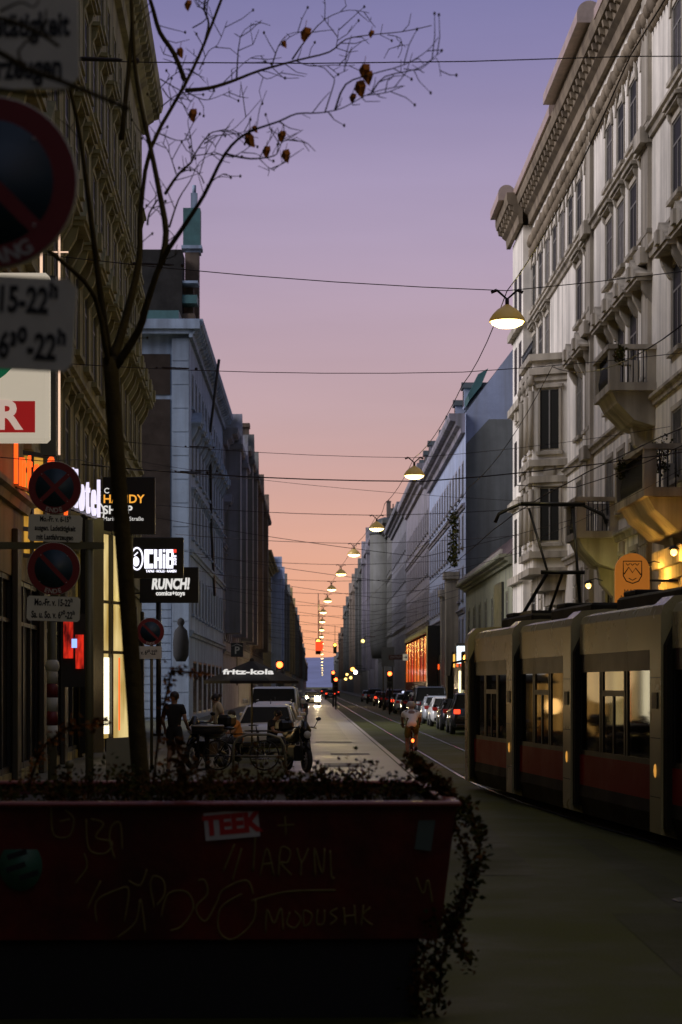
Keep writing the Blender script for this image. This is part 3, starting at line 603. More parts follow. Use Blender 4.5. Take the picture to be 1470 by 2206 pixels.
# attic, stepped firewall and turret above
b = MD(mat('black_brown_attic', (.010,.008,.006), .95, var=.3)); b.box(11.5, 14, 1.2, 9, 21.82, 28.2); b.build('attic', l2)
b = MD(M_brown); 
for i, (y0, z1) in enumerate(((.45,24.4),(.6,26.2),(.35,28.6))): b.box(11.7+i*1.2, 12.8+i*1.2, y0, 1.19, 21.82, z1)
b.box(11.6, 12.9, .3, 1.19, 25.0, 25.5, M_copper); b.box(11.55, 12.95, .25, 1.19, 26.201, 26.35, M_bw); b.box(14.1, 15.2, .25, 1.15, 28.601, 28.8, M_bw)
b.build('stepped_chimney_wall', l2)
b = MD(M_copper); b.box(14.0, 15.1, .25, 1.3, 28.9, 31.3); b.box(13.9, 15.2, .15, 1.4, 28.801, 29.0, M_bw); b.box(14.3, 14.7, .45, .85, 31.301, 32.3, M_bw); b.tube([(14.5,.65,32.3),(14.5,.65,32.8)], .12, M_bw, 8); b.build('turret', l2)
b = MD(M_copper); b.box(.1, 11.4, .6, 14, 21.81, 22.4); b.build('gutter_upstand', l2)
b = MD(M_roof); b.prism_x([(0,22.41),(2.5,23.6),(13,23.6),(15,22.41)], 16, L2L); b.build('roof', l2)
ls = [(146.3,174.7,22.5,M_grey,'grey house with green roof edge, right of the pale blue corner house',3.0,5),(175,205,24.6,M_drk,'dark brown house with a tall square chimney on the left skyline',3.2,4),(205.3,255,24.5,M_brown,'brown house with corbelled balconies on the left, before the ochre house',3.5,5)]
for Y0, Y1, H, m, lab, rf, nch in ls:
    o, L_, _ = bL('street_house', lab, Y0, Y1, H-1.5, m, [(5.5,7.6,1.25,'plain'),(9.3,11.4,1.25,'plain'),(13.2,15.2,1.25,'plain'),(17,19,1.25,'plain')], int((Y1-Y0)/3.2), 13, m, (1.1,1.2), 0, (0,0), (4.6,12.4), rf, M_roof, {1:'flat',2:'tri'}, chim=nch, dorm=3, minis=Y0 > 170)
    for q in (.15, .6):
        b = MD(m); u = L_*q; b.box(u, u+3.2, -1.1, -.01, 6, H-2.6); b.box(u-.2, u+3.4, -1.3, -.01, H-2.599, H-2.2); b.prism_y([(u-.2,H-2.199),(u+3.4,H-2.199),(u+1.6,H+.3)], -1.2, 1)
        b.build('bay', o)
b = MD(M_brown); b.box(26.5, 28, .0, 1.4, 22.5, 28.2); b.box(26.3, 28.2, -.1, 1.6, 28.201, 28.6); b.build('tall_chimney', bpy.data.objects['street_house.001'])
bL('ochre_house', 'ochre-yellow house with a pale mansard roof on the left', 255.3, 300, 19.5, M_yel, [(5,7,1.25,'plain'),(9,11,1.25,'plain'),(13,15,1.25,'plain'),(16.4,18,1.25,'plain')], 12, 13, M_yel, (1.1,1.0), 0, (0,0), (4.2,), 4.5, stucco('pale_mansard', (.30,.32,.40)), chim=4, dorm=4, lit={(2,10)}, minis=True)
hs = [(300.3,352,20,M_white,'pale house with slanting light roof beyond the ochre house',3.5),(352.3,430,20.5,M_drk,'dark house in the middle of the left-hand skyline',3),(430.3,540,22,M_yel,'dim ochre house far down the left side',3),(540.3,660,22,M_drk,'dark ragged-roofed house far down the left side',4),(660.3,820,20.5,M_brown,'brown house near the left end of the street',4),(820.3,1000,18,M_drk,'small dark house near the left end with chimney pots',4),(1000.3,1300,14,M_brown,'last low house of the left row before the hill',3)]
for Y0, Y1, H, m, lab, rf in hs:
    o, L_, _ = bL('far_house', lab, Y0, Y1, H, m, [(H*q, H*q+2, 1.3, 'plain') for q in (.25,.42,.6,.77)], min(13, int((Y1-Y0)/5)), 13, m, (1.3,1.2), 0, (0,0), (H*.35,), rf, M_roof, chim=5, dorm=4, **far)
    for q in (.1, .6):
        b = MD(m); u = L_*q; b.box(u, u+4, -1.4, -.01, 5, H-1.8); b.prism_y([(u-.2,H-1.799),(u+4.2,H-1.799),(u+2,H+2)], -1.5, 1)
        b.build('bay', o)
# ================================================================ overhead wires and hanging lamps
def wire(name, pts, r, label, cat='wire', group=None, sag=0, fit=None, seg=6):
    r *= .6
    q = []
    for a, b_ in zip(pts[:-1], pts[1:]):
        a, b_ = Vector(a), Vector(b_); L = (b_-a).length; n = max(2, min(10, int(L/1.5)))
        for k in range(n): t = k/n; q.append(a.lerp(b_, t)-Vector((0,0,4*sag*t*(1-t)*min(1, L/10))))
    q.append(Vector(pts[-1])); b = MD(M_wire); b.tube(q, r, seg=seg)
    if fit:       # turnbuckle and insulator
        for f in fit:
            f = Vector(f[0]), f[1]; d = f[1]; b.tube([f[0], f[0]+Vector((.05,0,.0)), f[0]+Vector((.55,0,-.02)), f[0]+Vector((.6,0,-.02))], [.008,.02*d,.02*d,.008], seg=6)
            b.ball(tuple(f[0]+Vector((.75,0,-.03))), (.035,.03,.035)); b.ball(tuple(f[0]+Vector((-.1,0,0))), (.03,.025,.03))
    return tag(b.build(name), label, cat, group)
LY = [35,60.6,81,97,114,132,150,173,198,227,258,300,345,400,460,530,610,700,800,920,1050,1200]
LX = {35:2.92,60.6:2.23,81:1.45,97:.63,114:0.0,132:-.62,150:-1.0,173:-1.55,198:-1.85,227:-2.2,258:-2.5}
ZL = 8.5
def lampx(Y): return LX.get(Y, -.0093*Y-.1)
def make_lamp():
    t = thing('hanging_street_lamp', 'x', 'street lamp', (0,0,0), 0, 'lamps hung on cables over the street')
    b = MD(mat('lit_lamp_enamel', (.45,.32,.10), .4, .2, var=.2, emit=(1,.6,.15), es=.10)); b.lathe([(.05,.20),(.10,.16),(.17,.12),(.25,.04),(.31,-.05),(.315,-.10),(.30,-.10),(.29,-.05)], seg=24); b.build('lamp_shade', t)  # bulb light on the shade is put into its gold colour and emission
    b = MD(glow('lamp_glow', (1,.70,.26), 9)); b.lathe([(.30,-.07),(.27,-.14),(.17,-.19),(.02,-.21)], seg=20); b.build('bulb_glass', t)
    b = MD(M_wire); b.tube([(0,0,.2),(0,0,.30)], .035, seg=8); b.tube([(-.18,0,.46),(0,0,.3),(.18,0,.46)], .022, seg=6); b.tube([(-.28,0,.42),(-.18,0,.46)], .03, seg=6); b.tube([(.28,0,.42),(.18,0,.46)], .03, seg=6); b.build('hanger', t)
    lamp_light('lamp_light', (0,0,-.3), 150, (1,.80,.24), .25, parent=t)
    return t
lampobj = make_lamp(); lampobj.location = (lampx(35), 35, ZL); lampobj['label'] = 'nearest and largest hanging street lamp, glowing beside the ornate house'
onames = {60.6:'second hanging street lamp, bright below the end of the white cornice',81:'third hanging street lamp from the viewer, over the right-hand skyline',97:'fourth hanging street lamp from the viewer',114:'fifth hanging street lamp from the viewer',132:'sixth hanging street lamp from the viewer',150:'seventh hanging street lamp from the viewer'}
for Y in LY[1:]:
    if 0: pass
    dup(lampobj, (lampx(Y), Y, ZL), 0, onames.get(Y, 'one of the tiny far hanging lamps stacked above the street end'))
dup(lampobj, (3.0, 12.5, ZL), 0, 'next hanging lamp of the row, above the top edge of the picture')
def wallL(Y): return LA[0]+(LB[0]-LA[0])*(Y-33)/48 if Y < 81 else XL(Y)
def wallR(Y): return 9.25+.0186*(102-Y) if Y < 102 else XR(Y)
def span(Y, xm, zm, zl, zr, label, r=.014, fit=True, sag=.12):
    wire('span_wire', [(wallL(Y), Y, zl), (xm, Y, zm), (wallR(Y), Y, zr)], r, label, 'wire', 'cross wires over the street', sag, [((wallL(Y)+2.6, Y, zl-(zl-zm)*2.6/(xm-wallL(Y))-.06), 1)] if fit else None)
span(21.5, 3.12, 8.8, 8.86, 9.1, 'topmost cross wire, passing through the twigs of the tree', .010)
span(35, 2.92, 8.95, 9.7, 10.0, 'slack cross wire carrying the nearest hanging lamp', .014)
span(43, 2.62, 8.78, 9.0, 9.6, 'cross wire meeting the lamp cable between first and second lamp')
span(53, 2.2, 7.45, 7.9, 8.4, 'thick tram cross wire below the second hanging lamp', .028)
span(60.6, 2.23, 8.95, 9.5, 9.9, 'cross wire carrying the second hanging lamp')
span(66, -1.4, 8.7, 9.6, 8.0, 'diagonal-looking wire below the second hanging lamp', .012)
for Y in LY[2:12]: span(Y, lampx(Y), 8.95, 9.4, 9.4, {81:'cross wire carrying the third hanging lamp',97:'cross wire carrying the fourth hanging lamp',114:'cross wire carrying the fifth hanging lamp'}.get(Y, 'thin far cross wire over the street, one of many carrying the small lamps'), .018+.00006*Y, False, .1)
for Y in (71, 89, 105, 123, 141, 162, 186, 212, 243, 280): span(Y, CA(Y)+.7, 6.6, 8.2, 8.4, {71:'tram cross wire just beyond the second hanging lamp',89:'tram cross wire between third and fourth hanging lamp',105:'tram cross wire between fourth and fifth hanging lamp'}.get(Y, 'thin far tram cross wire low over the street'), .014+.00006*Y, False, .1)
# lamp cable running along the street from lamp to lamp
cp = [(3.6, 10, 9.4), (3.12, 21.5, 8.8), (2.92, 35, 8.95), (2.62, 43, 8.5), (2.23, 60.6, 8.95)]
for Y0, Y1 in zip(LY[1:9], LY[2:10]):
    m_ = (Y0+Y1)/2; cp += [(lampx(Y0)*.3+lampx(Y1)*.7-.2, Y0+(Y1-Y0)*.35, 8.2), (lampx(Y1), Y1, 8.95)]
wire('lamp_cable', cp, .016, 'dark cable sweeping from lamp to lamp along the street', 'cable', None, .22)
wire('tram_contact_wire', [(CA(y)+.72, y, 5.45) for y in (12,16,20,24,28,32,36,40,44,60,90,140,220,360)], .016, 'contact wire above the tram track, touching the pantograph', 'wire', None, .02)
wire('feeder_wire', [P(1470,700,24), P(1190,790,40), P(1010,1050,54), P(900,1180,80), P(735,1335,180)], .014, 'long wire rising from the street toward the upper right over the tram', 'wire', None, .3)
wire('guy_wire', [P(1110,1045,53), P(1240,1050,52), P(1470,960,48)], .02, 'thick guy wire in front of the bay window, above the pantograph', 'wire', None, .15)
wire('guy_wire', [P(1000,1255,70), P(1110,1180,60), P(1470,1010,50)], .012, 'thin wire slanting up across the balconies', 'wire', None, .1)
wire('guy_wire', [P(0,985,30), P(170,990,34), P(370,1012,50), P(545,1030,60)], .012, 'thin wire crossing the dark corner house just over the hotel sign', 'wire', None, .1)
# ================================================================ tram
TL = (2.5, 38.6); TD = Vector((1.06, -9.9)).normalized(); TN = (TL[0]+TD.x*26, TL[1]+TD.y*26)
_, ta = frame_of(TL, TN)
M_tgrey = mat('tram_grey_paint', (.42,.37,.21), .28, var=.1, scale=.5, spec=.6); M_tred = mat('tram_red_paint', (.26,.008,.008), .55, var=.08, spec=.2); M_tskirt = mat('tram_dark_skirt', (.018,.016,.012), .75, var=.2, spec=.2)
M_tglass = glassmat('tram_window_glass', (.62,.43,.17)); M_seat = mat('seat_fabric', (.10,.03,.02), .9); M_tin = mat('tram_interior_panel', (.30,.26,.20), .6)
tr = thing('tram', 'low-floor tram with grey portal posts, dark windows and red lower panels, at the right', 'tram', (TL[0], TL[1], 0), ta)
H = 3.06; Wd = 2.4
secs = [0.0, 4.25, 8.75, 13.75, 18.9, 24.0]
for i, s0 in enumerate(secs):
    b = MD(M_tgrey); w = .52 if i else .34; y0 = -.10
    prof = [(y0,.18),(y0,2.88),(y0+.04,3.0),(.06,H+.05),(.4,H+.08),(Wd-.4,H+.08),(Wd-.06,H+.05),(Wd+.06,3.0),(Wd+.10,2.88),(Wd+.10,.18),(Wd-.1,.12),(.1,.12)]
    n = len(prof); b.prism_x(prof[:], s0, s0+w)
    # hollow look: dark gangway faces either side
    b.prism_x([(y0+.03,.25),(y0+.03,2.5),(.18,H-.02),(Wd-.18,H-.02),(Wd+.07,2.5),(Wd+.07,.25)], s0+w+.0005, s0+w+.16, M_tskirt)
    o = b.build('portal_post', tr)
    for zz in (.62, 1.35, 2.1): g = MD(M_black); g.box(s0+.02, s0+w-.02, -.1025, -.1003, zz, zz+.012); g.build('panel_seam', o)
    if i:
        k = MD(M_black); k.box(s0+.14, s0+.38, -.115, -.101, 1.72, 1.92); k.build('indicator', o)
        k = MD(mat('marker_lamp_amber', (.5,.25,.05), .3, emit=(1,.45,.08), es=.6)); k.ball((s0+.26,-.10,.95), (.05,.02,.09), seg=8); k.build('marker_lamp', o)
for i in range(len(secs)-1):
    a, c = secs[i]+(.68 if i else .5), secs[i+1]-.001
    b = MD(M_tgrey); b.prism_x([(0,2.46),(0,2.9),(.05,H-.05),(.2,H),(Wd-.2,H),(Wd-.05,H-.05),(Wd,2.9),(Wd,2.46),(Wd-.05,2.46),(Wd-.1,2.66),(Wd-.4,H-.09),(.4,H-.09),(.1,2.66),(.05,2.46)], a, c); b.build('roof_panel', tr)
    b = MD(M_tred); b.box(a, c, 0, .05, .56, 1.0); b.build('red_panel', tr); b = MD(M_tred); b.box(a, c, Wd-.05, Wd, .62, 1.0); b.build('red_panel', tr)
    b = MD(M_tskirt); b.prism_x([(0,.559),(-.02,.4),(.06,.13),(.3,.1),(Wd-.3,.1),(Wd-.06,.13),(Wd+.02,.4),(Wd,.559)], a, c); b.build('skirt', tr)
    for (ya, yb) in ((.0,.05),(Wd-.05,Wd)):
        b = MD(M_black); L_ = c-a; dz = .30 if ya == 0 else .3
        xs = [a, a+L_*.28, a+L_*.31, a+L_*.60, a+L_*.63, c-.07]
        for x in xs: b.box(x, x+.07, ya+.003, yb-.003, 1.001, 2.459)
        b.box(a+.071, c-.071, ya+.004, yb-.004, 1.001, 1.07); b.box(a+.071, c-.071, ya+.004, yb-.004, 2.2, 2.459)
        if ya == 0: b.box(a+L_*.31+.071, a+L_*.60, .004, .046, 1.86, 1.94); b.box(a+L_*.31+.071+(L_*.29-.07)/2-.03, a+L_*.31+.071+(L_*.29-.07)/2+.03, .005, .045, 1.07, 1.86)
        o = b.build('window_frame', tr)
        g = MD(M_tglass); ym = ya+.02; g.box(a+.02, c-.02, ym, ym+.008, 1.02, 2.44); g.build('pane', o)
    # inside
    b = MD(M_tin); b.box(a, c, .06, Wd-.06, .62, .66, M_tskirt); b.box(a, c, .45, Wd-.45, 2.78, 2.84)
    for k in range(int((c-a)/1.0)):
        x = a+.5+k*1.0
        for yy in (.25, 1.65):
            b.box(x-.2, x+.2, yy, yy+.5, 1.0, 1.08, M_seat); b.ball((x-.23, yy+.25, 1.42), (.06,.25,.42), M_seat, 14); b.box(x-.2, x-.0, yy+.15, yy+.35, .66, 1.0, M_tskirt)
    for k in range(3): x = a+.6+(c-a-1.1)*k/2; b.tube([(x,.75,.66),(x,.75,2.78)], .02, mat('grab_pole', (.7,.45,.05), .3), 8)
    b.build('cabin_interior', tr)
    g = MD(glow('tram_cabin_light', (1,.52,.16), .9)); g.box(a+.3, c-.3, .9, 1.1, 2.74, 2.779); g.build('ceiling_light', tr)
    lamp_light('cabin_light', (a+(c-a)/2, 1.2, 2.5), 12 if i else 7, (1,.42,.08), .5, parent=tr)
    e = MD(M_tskirt); e.box(a+.4, c-.5, .45, Wd-.45, H+.005, H+.22, b=.04); e.box(a+.6, a+1.3, .5, Wd-.5, H+.221, H+.3, b=.02); e.build('roof_equipment', tr)
# passengers' heads are seen as seated figures
b = MD(mat('tram_nose_glass', (.02,.02,.02), .08, var=0)); b.prism_x([(.05,.95),(.0,1.1),(.0,2.3),(.15,2.75),(Wd-.15,2.75),(Wd,2.3),(Wd,1.1),(Wd-.05,.95)], -.45, -.001); b.build('windscreen', tr)
b = MD(M_tgrey); b.prism_x([(.05,.2),(.05,.949),(Wd-.05,.949),(Wd-.05,.2)], -.55, -.001); b.build('front_apron', tr)
for y in (.25, Wd-.25): b = MD(glow('headlight_white', (1,.9,.75), 1.5)); b.ball((-.56, y, .6), (.03,.12,.07), seg=10); b.build('headlight', tr)
b = MD(M_black); b.tube([(0.1,-.1,2.5),(-.15,-.32,2.45),(-.2,-.34,2.2)], .025, seg=6); b.box(-.26,-.14,-.42,-.30,1.75,2.2); b.build('mirror', tr)
b = MD(mat('side_reflect_strip', (.5,.5,.5), .2, .6)); b.box(-.004,-.001,-.09,-.04,.3,2.6); b.build('edge_strip', tr)
# pantograph
b = MD(M_black); x0 = 1.9; ym = Wd/2
for yy in (ym-.55, ym+.55):
    b.tube([(x0,yy,H+.25),(x0+.95,yy*.5+ym*.5,4.05)], .035, seg=6)
    b.tube([(x0+.95,yy*.5+ym*.5,4.05),(x0-.05,yy*.75+ym*.25,5.28)], .025, seg=6)
b.tube([(x0-.25,ym,H+.3),(x0+.95,ym,4.05)], .03, seg=6)
b.tube([(x0+.95,ym-.4,4.05),(x0+.95,ym+.4,4.05)], .04, seg=6)
b.tube([(x0-.05,ym-1.05,5.02),(x0-.05,ym-.98,5.18),(x0-.05,ym-.6,5.36),(x0-.05,ym+.6,5.36),(x0-.05,ym+.98,5.18),(x0-.05,ym+1.05,5.02)], .035, seg=6)
b.tube([(x0+.12,ym-.6,5.36),(x0+.12,ym+.6,5.36)], .035, seg=6)
b.box(x0-.3, x0+1.1, ym-.6, ym+.6, H+.12, H+.3)
b.build('pantograph', tr)
# ================================================================ cars
def carpaint(name, c, r=.25): return mat(name, c, r, .25, var=.05, spec=.7)
M_cs = carpaint('silver_car_paint', (.34,.36,.38)); M_cw = carpaint('white_car_paint', (.60,.60,.58)); M_cb = carpaint('black_car_paint', (.012,.012,.014)); M_cg = carpaint('dark_grey_car_paint', (.05,.055,.06)); M_cr = carpaint('dark_red_car_paint', (.12,.012,.010))
M_tyre = mat('tyre_rubber', (.015,.015,.015), .85); M_rim = mat('alloy_rim', (.35,.35,.36), .35, .8)
M_taillit = glow('tail_light_lit', (1,.06,.02), 2.2); M_tail = mat('tail_light_glass', (.22,.012,.01), .15, emit=(1,.05,.02), es=.04); M_head = mat('headlight_glass', (.5,.5,.48), .1, var=0); M_headlit = glow('headlight_lit', (1,.74,.42), 260); M_plate = mat('number_plate', (.55,.55,.52), .5)
CARM = {}
def car(kind, m, loc, rz, label, group, lit=None, tails=False):
    key = (kind, m.name, lit, tails)
    if key in CARM: return dup(CARM[key], loc, rz, label, group)
    L, Hh, hw, rear, van = {'hatch':(4.0,1.46,.87,1.9,0),'estate':(4.5,1.48,.9,2.15,0),'suv':(4.5,1.72,.93,2.15,0),'van':(4.9,1.98,.96,2.38,1),'taxi':(4.6,1.48,.9,1.85,0)}[kind]
    t = thing('parked_car', label, 'car', loc, rz, group); k = L/4.3; f = Hh/1.46
    st = [(-2.15,.66,.70,.34),(-2.08,.95,.80,.26),(-1.6,1.0,.88,.22),(-.9,.97,.9,.22),(0,.95,.9,.22),(.9,.94,.9,.22),(1.5,.88,.88,.22),(1.95,.78,.80,.26),(2.15,.60,.62,.34)]
    b = MD(m); rings = []
    for x, dz, w, zb in st:
        w = w*hw/.9; dz = dz*(1+(f-1)*.6)
        r = [(w*.85,zb),(w*.98,zb+.14),(w,(zb+dz)/2),(w*.97,dz-.07),(w*.86,dz),(0,dz+.03)]
        full = [(x*k, y, z) for y, z in r]+[(x*k, -y, z) for y, z in r[-2::-1]]; rings.append(full)
    n = len(rings[0]); v = [p for r_ in rings for p in r_]
    fc = [(i*n+j, i*n+(j+1) % n, (i+1)*n+(j+1) % n, (i+1)*n+j) for i in range(len(rings)-1) for j in range(n)]+[tuple(range(n)), tuple((len(rings)-1)*n+j for j in range(n))]
    b.poly(v, fc, None, True)
    zb_ = .93*(1+(f-1)*.6); zr = Hh
    # greenhouse: glass shell with a painted roof and pillars
    gx = [(-rear/1.0*.98 if not van else -2.32, -rear+.45 if not van else -2.2), (1.15*k if not van else 1.75, .35*k if not van else 1.0)]
    gl = MD(M_pane); bw_, tw = .80*hw/.9, .62*hw/.9+(.1 if van else 0)
    def quad(x0,x1,y,z): return [(x0,-y,z),(x1,-y,z),(x1,y,z),(x0,y,z)]
    A, B = quad(gx[0][0], gx[1][0], bw_, zb_), quad(gx[0][1], gx[1][1], tw, zr-.07)
    gl.poly(A+B, [(0,3,2,1),(0,1,5,4),(1,2,6,5),(2,3,7,6),(3,0,4,7),(4,5,6,7)]); gl.build('glass_house', t)
    x0, x1 = gx[0][1], gx[1][1]
    b.poly([(x0-.03,-tw-.02,zr-.075),(x1+.03,-tw-.02,zr-.075),(x1+.03,tw+.02,zr-.075),(x0-.03,tw+.02,zr-.075),(x0+.12,-tw+.1,zr),(x1-.15,-tw+.1,zr),(x1-.15,tw-.1,zr),(x0+.12,tw-.1,zr)], [(0,3,2,1),(4,5,6,7),(0,1,5,4),(1,2,6,5),(2,3,7,6),(3,0,4,7)], None, False)
    for sy in (-1, 1):
        for (pa, pb, rr) in ((0,0,.045),(1,1,.035)):
            b.tube([(gx[pa][0], sy*(bw_+.005), zb_), (gx[pb][1], sy*(tw+.005), zr-.06)], rr, seg=6)
        xm = (gx[0][0]+gx[1][0])/2+.1; b.tube([(xm, sy*(bw_+.005), zb_), (xm-.03, sy*(tw+.005), zr-.06)], .03, seg=6)
    if kind in ('suv','estate','van'):
        for sy in (-1, 1): b.tube([(x0+.2, sy*(tw-.05), zr+.05), (x1-.3, sy*(tw-.05), zr+.05)], .018, M_rim, 6)
    b.tube([(x0+.35,0,zr-.01),(x0+.25,0,zr+.14)], .012, M_black, 5)
    b.build('body', t)
    for x in (-1.32*k, 1.32*k):
        for sy in (-1, 1):
            w = MD(M_tyre); y = sy*(hw-.1); w.lathe([(.2,-.1),(.30,-.11),(.325,-.07),(.325,.07),(.30,.11),(.2,.1)], seg=18, o=(x,y,.325), axis='y'); o = w.build('wheel', t)
            w = MD(M_rim); w.lathe([(.04,-.105),(.2,-.1),(.2,.1),(.04,.105)], seg=14, o=(x,y,.325), axis='y'); w.build('rim', o)
    for sy in (-1, 1):
        y = sy*.66*hw/.9; zz = .86*(1+(f-1)*.5)
        w = MD(M_taillit if tails else M_tail); w.box(-2.17*k, -2.05*k, y-.13, y+.13, zz-.08, zz+.10, b=.02); w.build('tail_light', t)
        w = MD(M_headlit if lit else M_head); w.box(1.98*k, 2.13*k+(.06 if lit else 0), y-(.28 if lit else .13), y+(.24 if lit else .11), .50 if lit else .60, .92 if lit else .73, b=.02); w.build('headlight', t)
        w = MD(m); w.box(.72*k, .9*k, sy*(hw+.1)-.09, sy*(hw+.1)+.09, 1.0*f, 1.13*f, b=.03); w.build('mirror', t)
    w = MD(M_plate); w.box(-2.185*k, -2.152*k, -.26, .26, .5, .61); w.box(2.152*k, 2.185*k, -.26, .26, .42, .53); w.build('number_plate', t)
    w = MD(M_black); w.box(-2.19*k, -2.02*k, -hw*.78, hw*.78, .30, .44, b=.02); w.box(2.02*k, 2.19*k, -hw*.7, hw*.7, .28, .40, b=.02); w.build('bumper', t)
    if kind == 'taxi': w = MD(glow('taxi_roof_light', (.7,.75,1), 1.2)); w.box(-.1,.15,-.3,.3,zr+.01,zr+.16,b=.03); w.build('roof_sign', t)
    if lit:
        for sy in (-1, 1): lamp_light('beam', (2.3*k, sy*.6, .65), 900, (1,.75,.45), .08, 'SPOT', t, R(70)).rotation_euler = (0, R(-82), 0)
    CARM[key] = t; return t
GL, GR = 'cars parked along the left kerb', 'cars parked along the right kerb'
def xcl(Y): return -1.22-.0135*(Y-60)-.95
def xcr(Y): return 5.45-.0117*(Y-84)
UP = R(90)
car('hatch', M_cw, (xcl(59), 59, 0), -UP-.03, 'pale hatchback with dark windscreen, nearest in the left row, behind the motorcycles', GL)
car('estate', M_cw, (xcl(66), 66.5, 0), -UP, 'pale estate car with roof rails, second in the left row', GL)
car('van', M_cw, (xcl(74)-.1, 74, 0), -UP, 'tall white van standing over the other cars of the left row', GL)
for i, (k, m, lab) in enumerate([('suv',M_cg,'dark grey car just past the white van in the left row'),('hatch',M_cb,'black hatchback in the left row, second after the van'),('estate',M_cr,'dark red estate in the left row'),('suv',M_cb,'black off-roader far down the left row'),('hatch',M_cg,'grey hatchback far down the left row'),('estate',M_cs,'silver estate farthest down the left row')]):
    Y = 81+i*(6.5+i); car(k, m, (xcl(Y), Y, 0), -UP, lab, GL)
ry = [(84,'suv',M_cb,'black off-roader with lit red tail light beside the tram nose',1),(91.5,'estate',M_cb,'black estate car just past the off-roader in the right row',0),(100,'hatch',M_cw,'white hatchback in the right row, just right of the cyclist',0),(107,'estate',M_cs,'silver estate in the right row past the white hatchback',0),(115,'van',M_cg,'dark van in the right row, in front of the red shop glow',0),(123,'hatch',M_cr,'dark red hatchback in the right row past the dark van',1),(132,'suv',M_cb,'black car in the middle of the right row',0),(145,'taxi',M_cw,'white taxi with a bluish roof light, right row',0),(155,'estate',M_cb,'black estate behind the white taxi',1),(168,'suv',M_cg,'dark grey off-roader past the taxi in the right row',0),(182,'hatch',M_cb,'small black car far down the right row',0),(200,'estate',M_cg,'dark grey estate far down the right row',1),(225,'suv',M_cb,'black car almost at the far end of the right row',0),(255,'hatch',M_cs,'silver car farthest down the right row',0)]
for Y, k, m, lab, tl in ry: car(k, m, (xcr(Y), Y, 0), UP, lab, GR, None, bool(tl))
c = car('hatch', M_cg, (P(672,1478,205).x, 205, 0), -UP, 'oncoming car with dazzling headlights in the pale lane', None, True); c.name = 'oncoming_car'
if 'group' in c: del c['group']
for px, Y, m, lab in ((713,300,M_cb,'far car with red tail lights driving away along the rails'),(722,380,M_cg,'farther car with red tail lights beside the first one'),(700,450,M_cb,'farthest car with red tail lights, under the string of lamps')):
    c = car('estate', m, (P(px,1478,Y).x, Y, 0), UP, lab, 'cars driving away', None, True)
# ================================================================ signs at the left
M_signw = mat('sign_white_sheet', (.62,.60,.50), .55, var=.12, scale=4); M_signr = mat('sign_red_sheet', (.17,.012,.014), .5, var=.12, scale=4); M_signb = mat('sign_blue_sheet', (.012,.035,.055), .5, var=.12, scale=4)
M_letter = mat('black_lettering', (.01,.01,.01), .6, var=0); M_post = mat('olive_grey_post', (.13,.12,.065), .5, .3, var=.2); M_lw = mat('white_lettering', (.40,.38,.34), .5, var=0)
def disc_sign(parent, r, kind, text, m=None):
    """no-stopping (two bars) or no-parking (one bar) disc, facing local -y, centred on the origin"""
    m = m or Matrix(); b = MD(M_signw); b.lathe([(r,-.012),(r*1.0,.012)], M_signw, 40, axis='y', mtx=m); o = b.build('sign_disc', parent)
    b = MD(M_signr); n = 40
    v = []; 
    for k in range(n): a = 2*PI*k/n; v += [(r*.985*math.cos(a),-.015,r*.985*math.sin(a)), (r*.72*math.cos(a),-.015,r*.72*math.sin(a))]
    b.poly(v, [(2*k,2*k+1,(2*k+3) % (2*n),(2*k+2) % (2*n)) for k in range(n)], None, False, m)
    for a in ((R(-45), R(45)) if kind == 'stop' else (R(45),)):
        yy = -.0185 if a < 0 else -.0175; M2 = m @ RY(a); b.poly([(-r*.74,yy,-r*.085),(r*.74,yy,-r*.085),(r*.74,yy,r*.085),(-r*.74,yy,r*.085)], [(0,1,2,3)], None, False, M2)
    b.build('red_ring', o); b = MD(M_signb); b.lathe([(r*.725,-.0165),(r*.725,-.013)], seg=36, axis='y', mtx=m); b.build('blue_field', o)
    n = len(text)
    for i, ch in enumerate(text):
        a = R((i-(n-1)/2)*(11.5 if n < 6 else 11)); M2 = m @ RY(-a) @ T(0, -.018, -r*.86); textmesh(ch, r*.24, M_lw, 'lettering', o, M2, .001, bold=r*.006)
    for sx in (-1, 1):
        for sz in (-1, 1): b = MD(M_lw); b.lathe([(r*.02,-.019),(r*.02,-.0175)], seg=8, o=(sx*r*.5,0,sz*r*.5), axis='y', mtx=m); b.build('rivet', o)
    return o
def plate(parent, w, h, lines, m=None, cx=0, sx=.8):
    m = m or Matrix(); b = MD(M_signw); c = min(w,h)*.09
    b.prism_y([(-w/2+c,-h/2),(w/2-c,-h/2),(w/2,-h/2+c),(w/2,h/2-c),(w/2-c,h/2),(-w/2+c,h/2),(-w/2,h/2-c),(-w/2,-h/2+c)], -.008, .008, mtx=m); o = b.build('sign_plate', parent)
    n = len(lines)
    for i, (tx, sz) in enumerate(lines): textmesh(tx, sz, M_letter, 'lettering', o, m @ T(cx, -.010, h/2-h*(i+.52)/n), .001, bold=sz*.032, sx=sx)
    return o
# near sign on the left edge
t = thing('parking_sign', 'large near no-parking sign reading ANFANG between two plates, cut by left edge', 'sign', P(-18, 395, 6.9))
disc_sign(t, .300, 'park', 'ANFANG')
plate(t, .66, .32, [('Mo.-Fr. v. 15-22ʰ', .125), ('Sa. u. So. v. 6³⁰-22ʰ', .125)], T(-.04,.0,-.478) @ RY(R(3)), 0, .62)
plate(t, .66, .44, [('Mo.-Fr. v. 6-15ʰ', .115), ('ausgen. Ladetätigkeit', .115), ('mit Lastfahrzeugen', .115)], T(-.03,.02,.55) @ RY(R(-1)), 0, .62)
b = MD(M_post); b.tube([(-.06,.06,-3.9),(-.06,.06,1.2)], .04, seg=12); b.build('post', t)
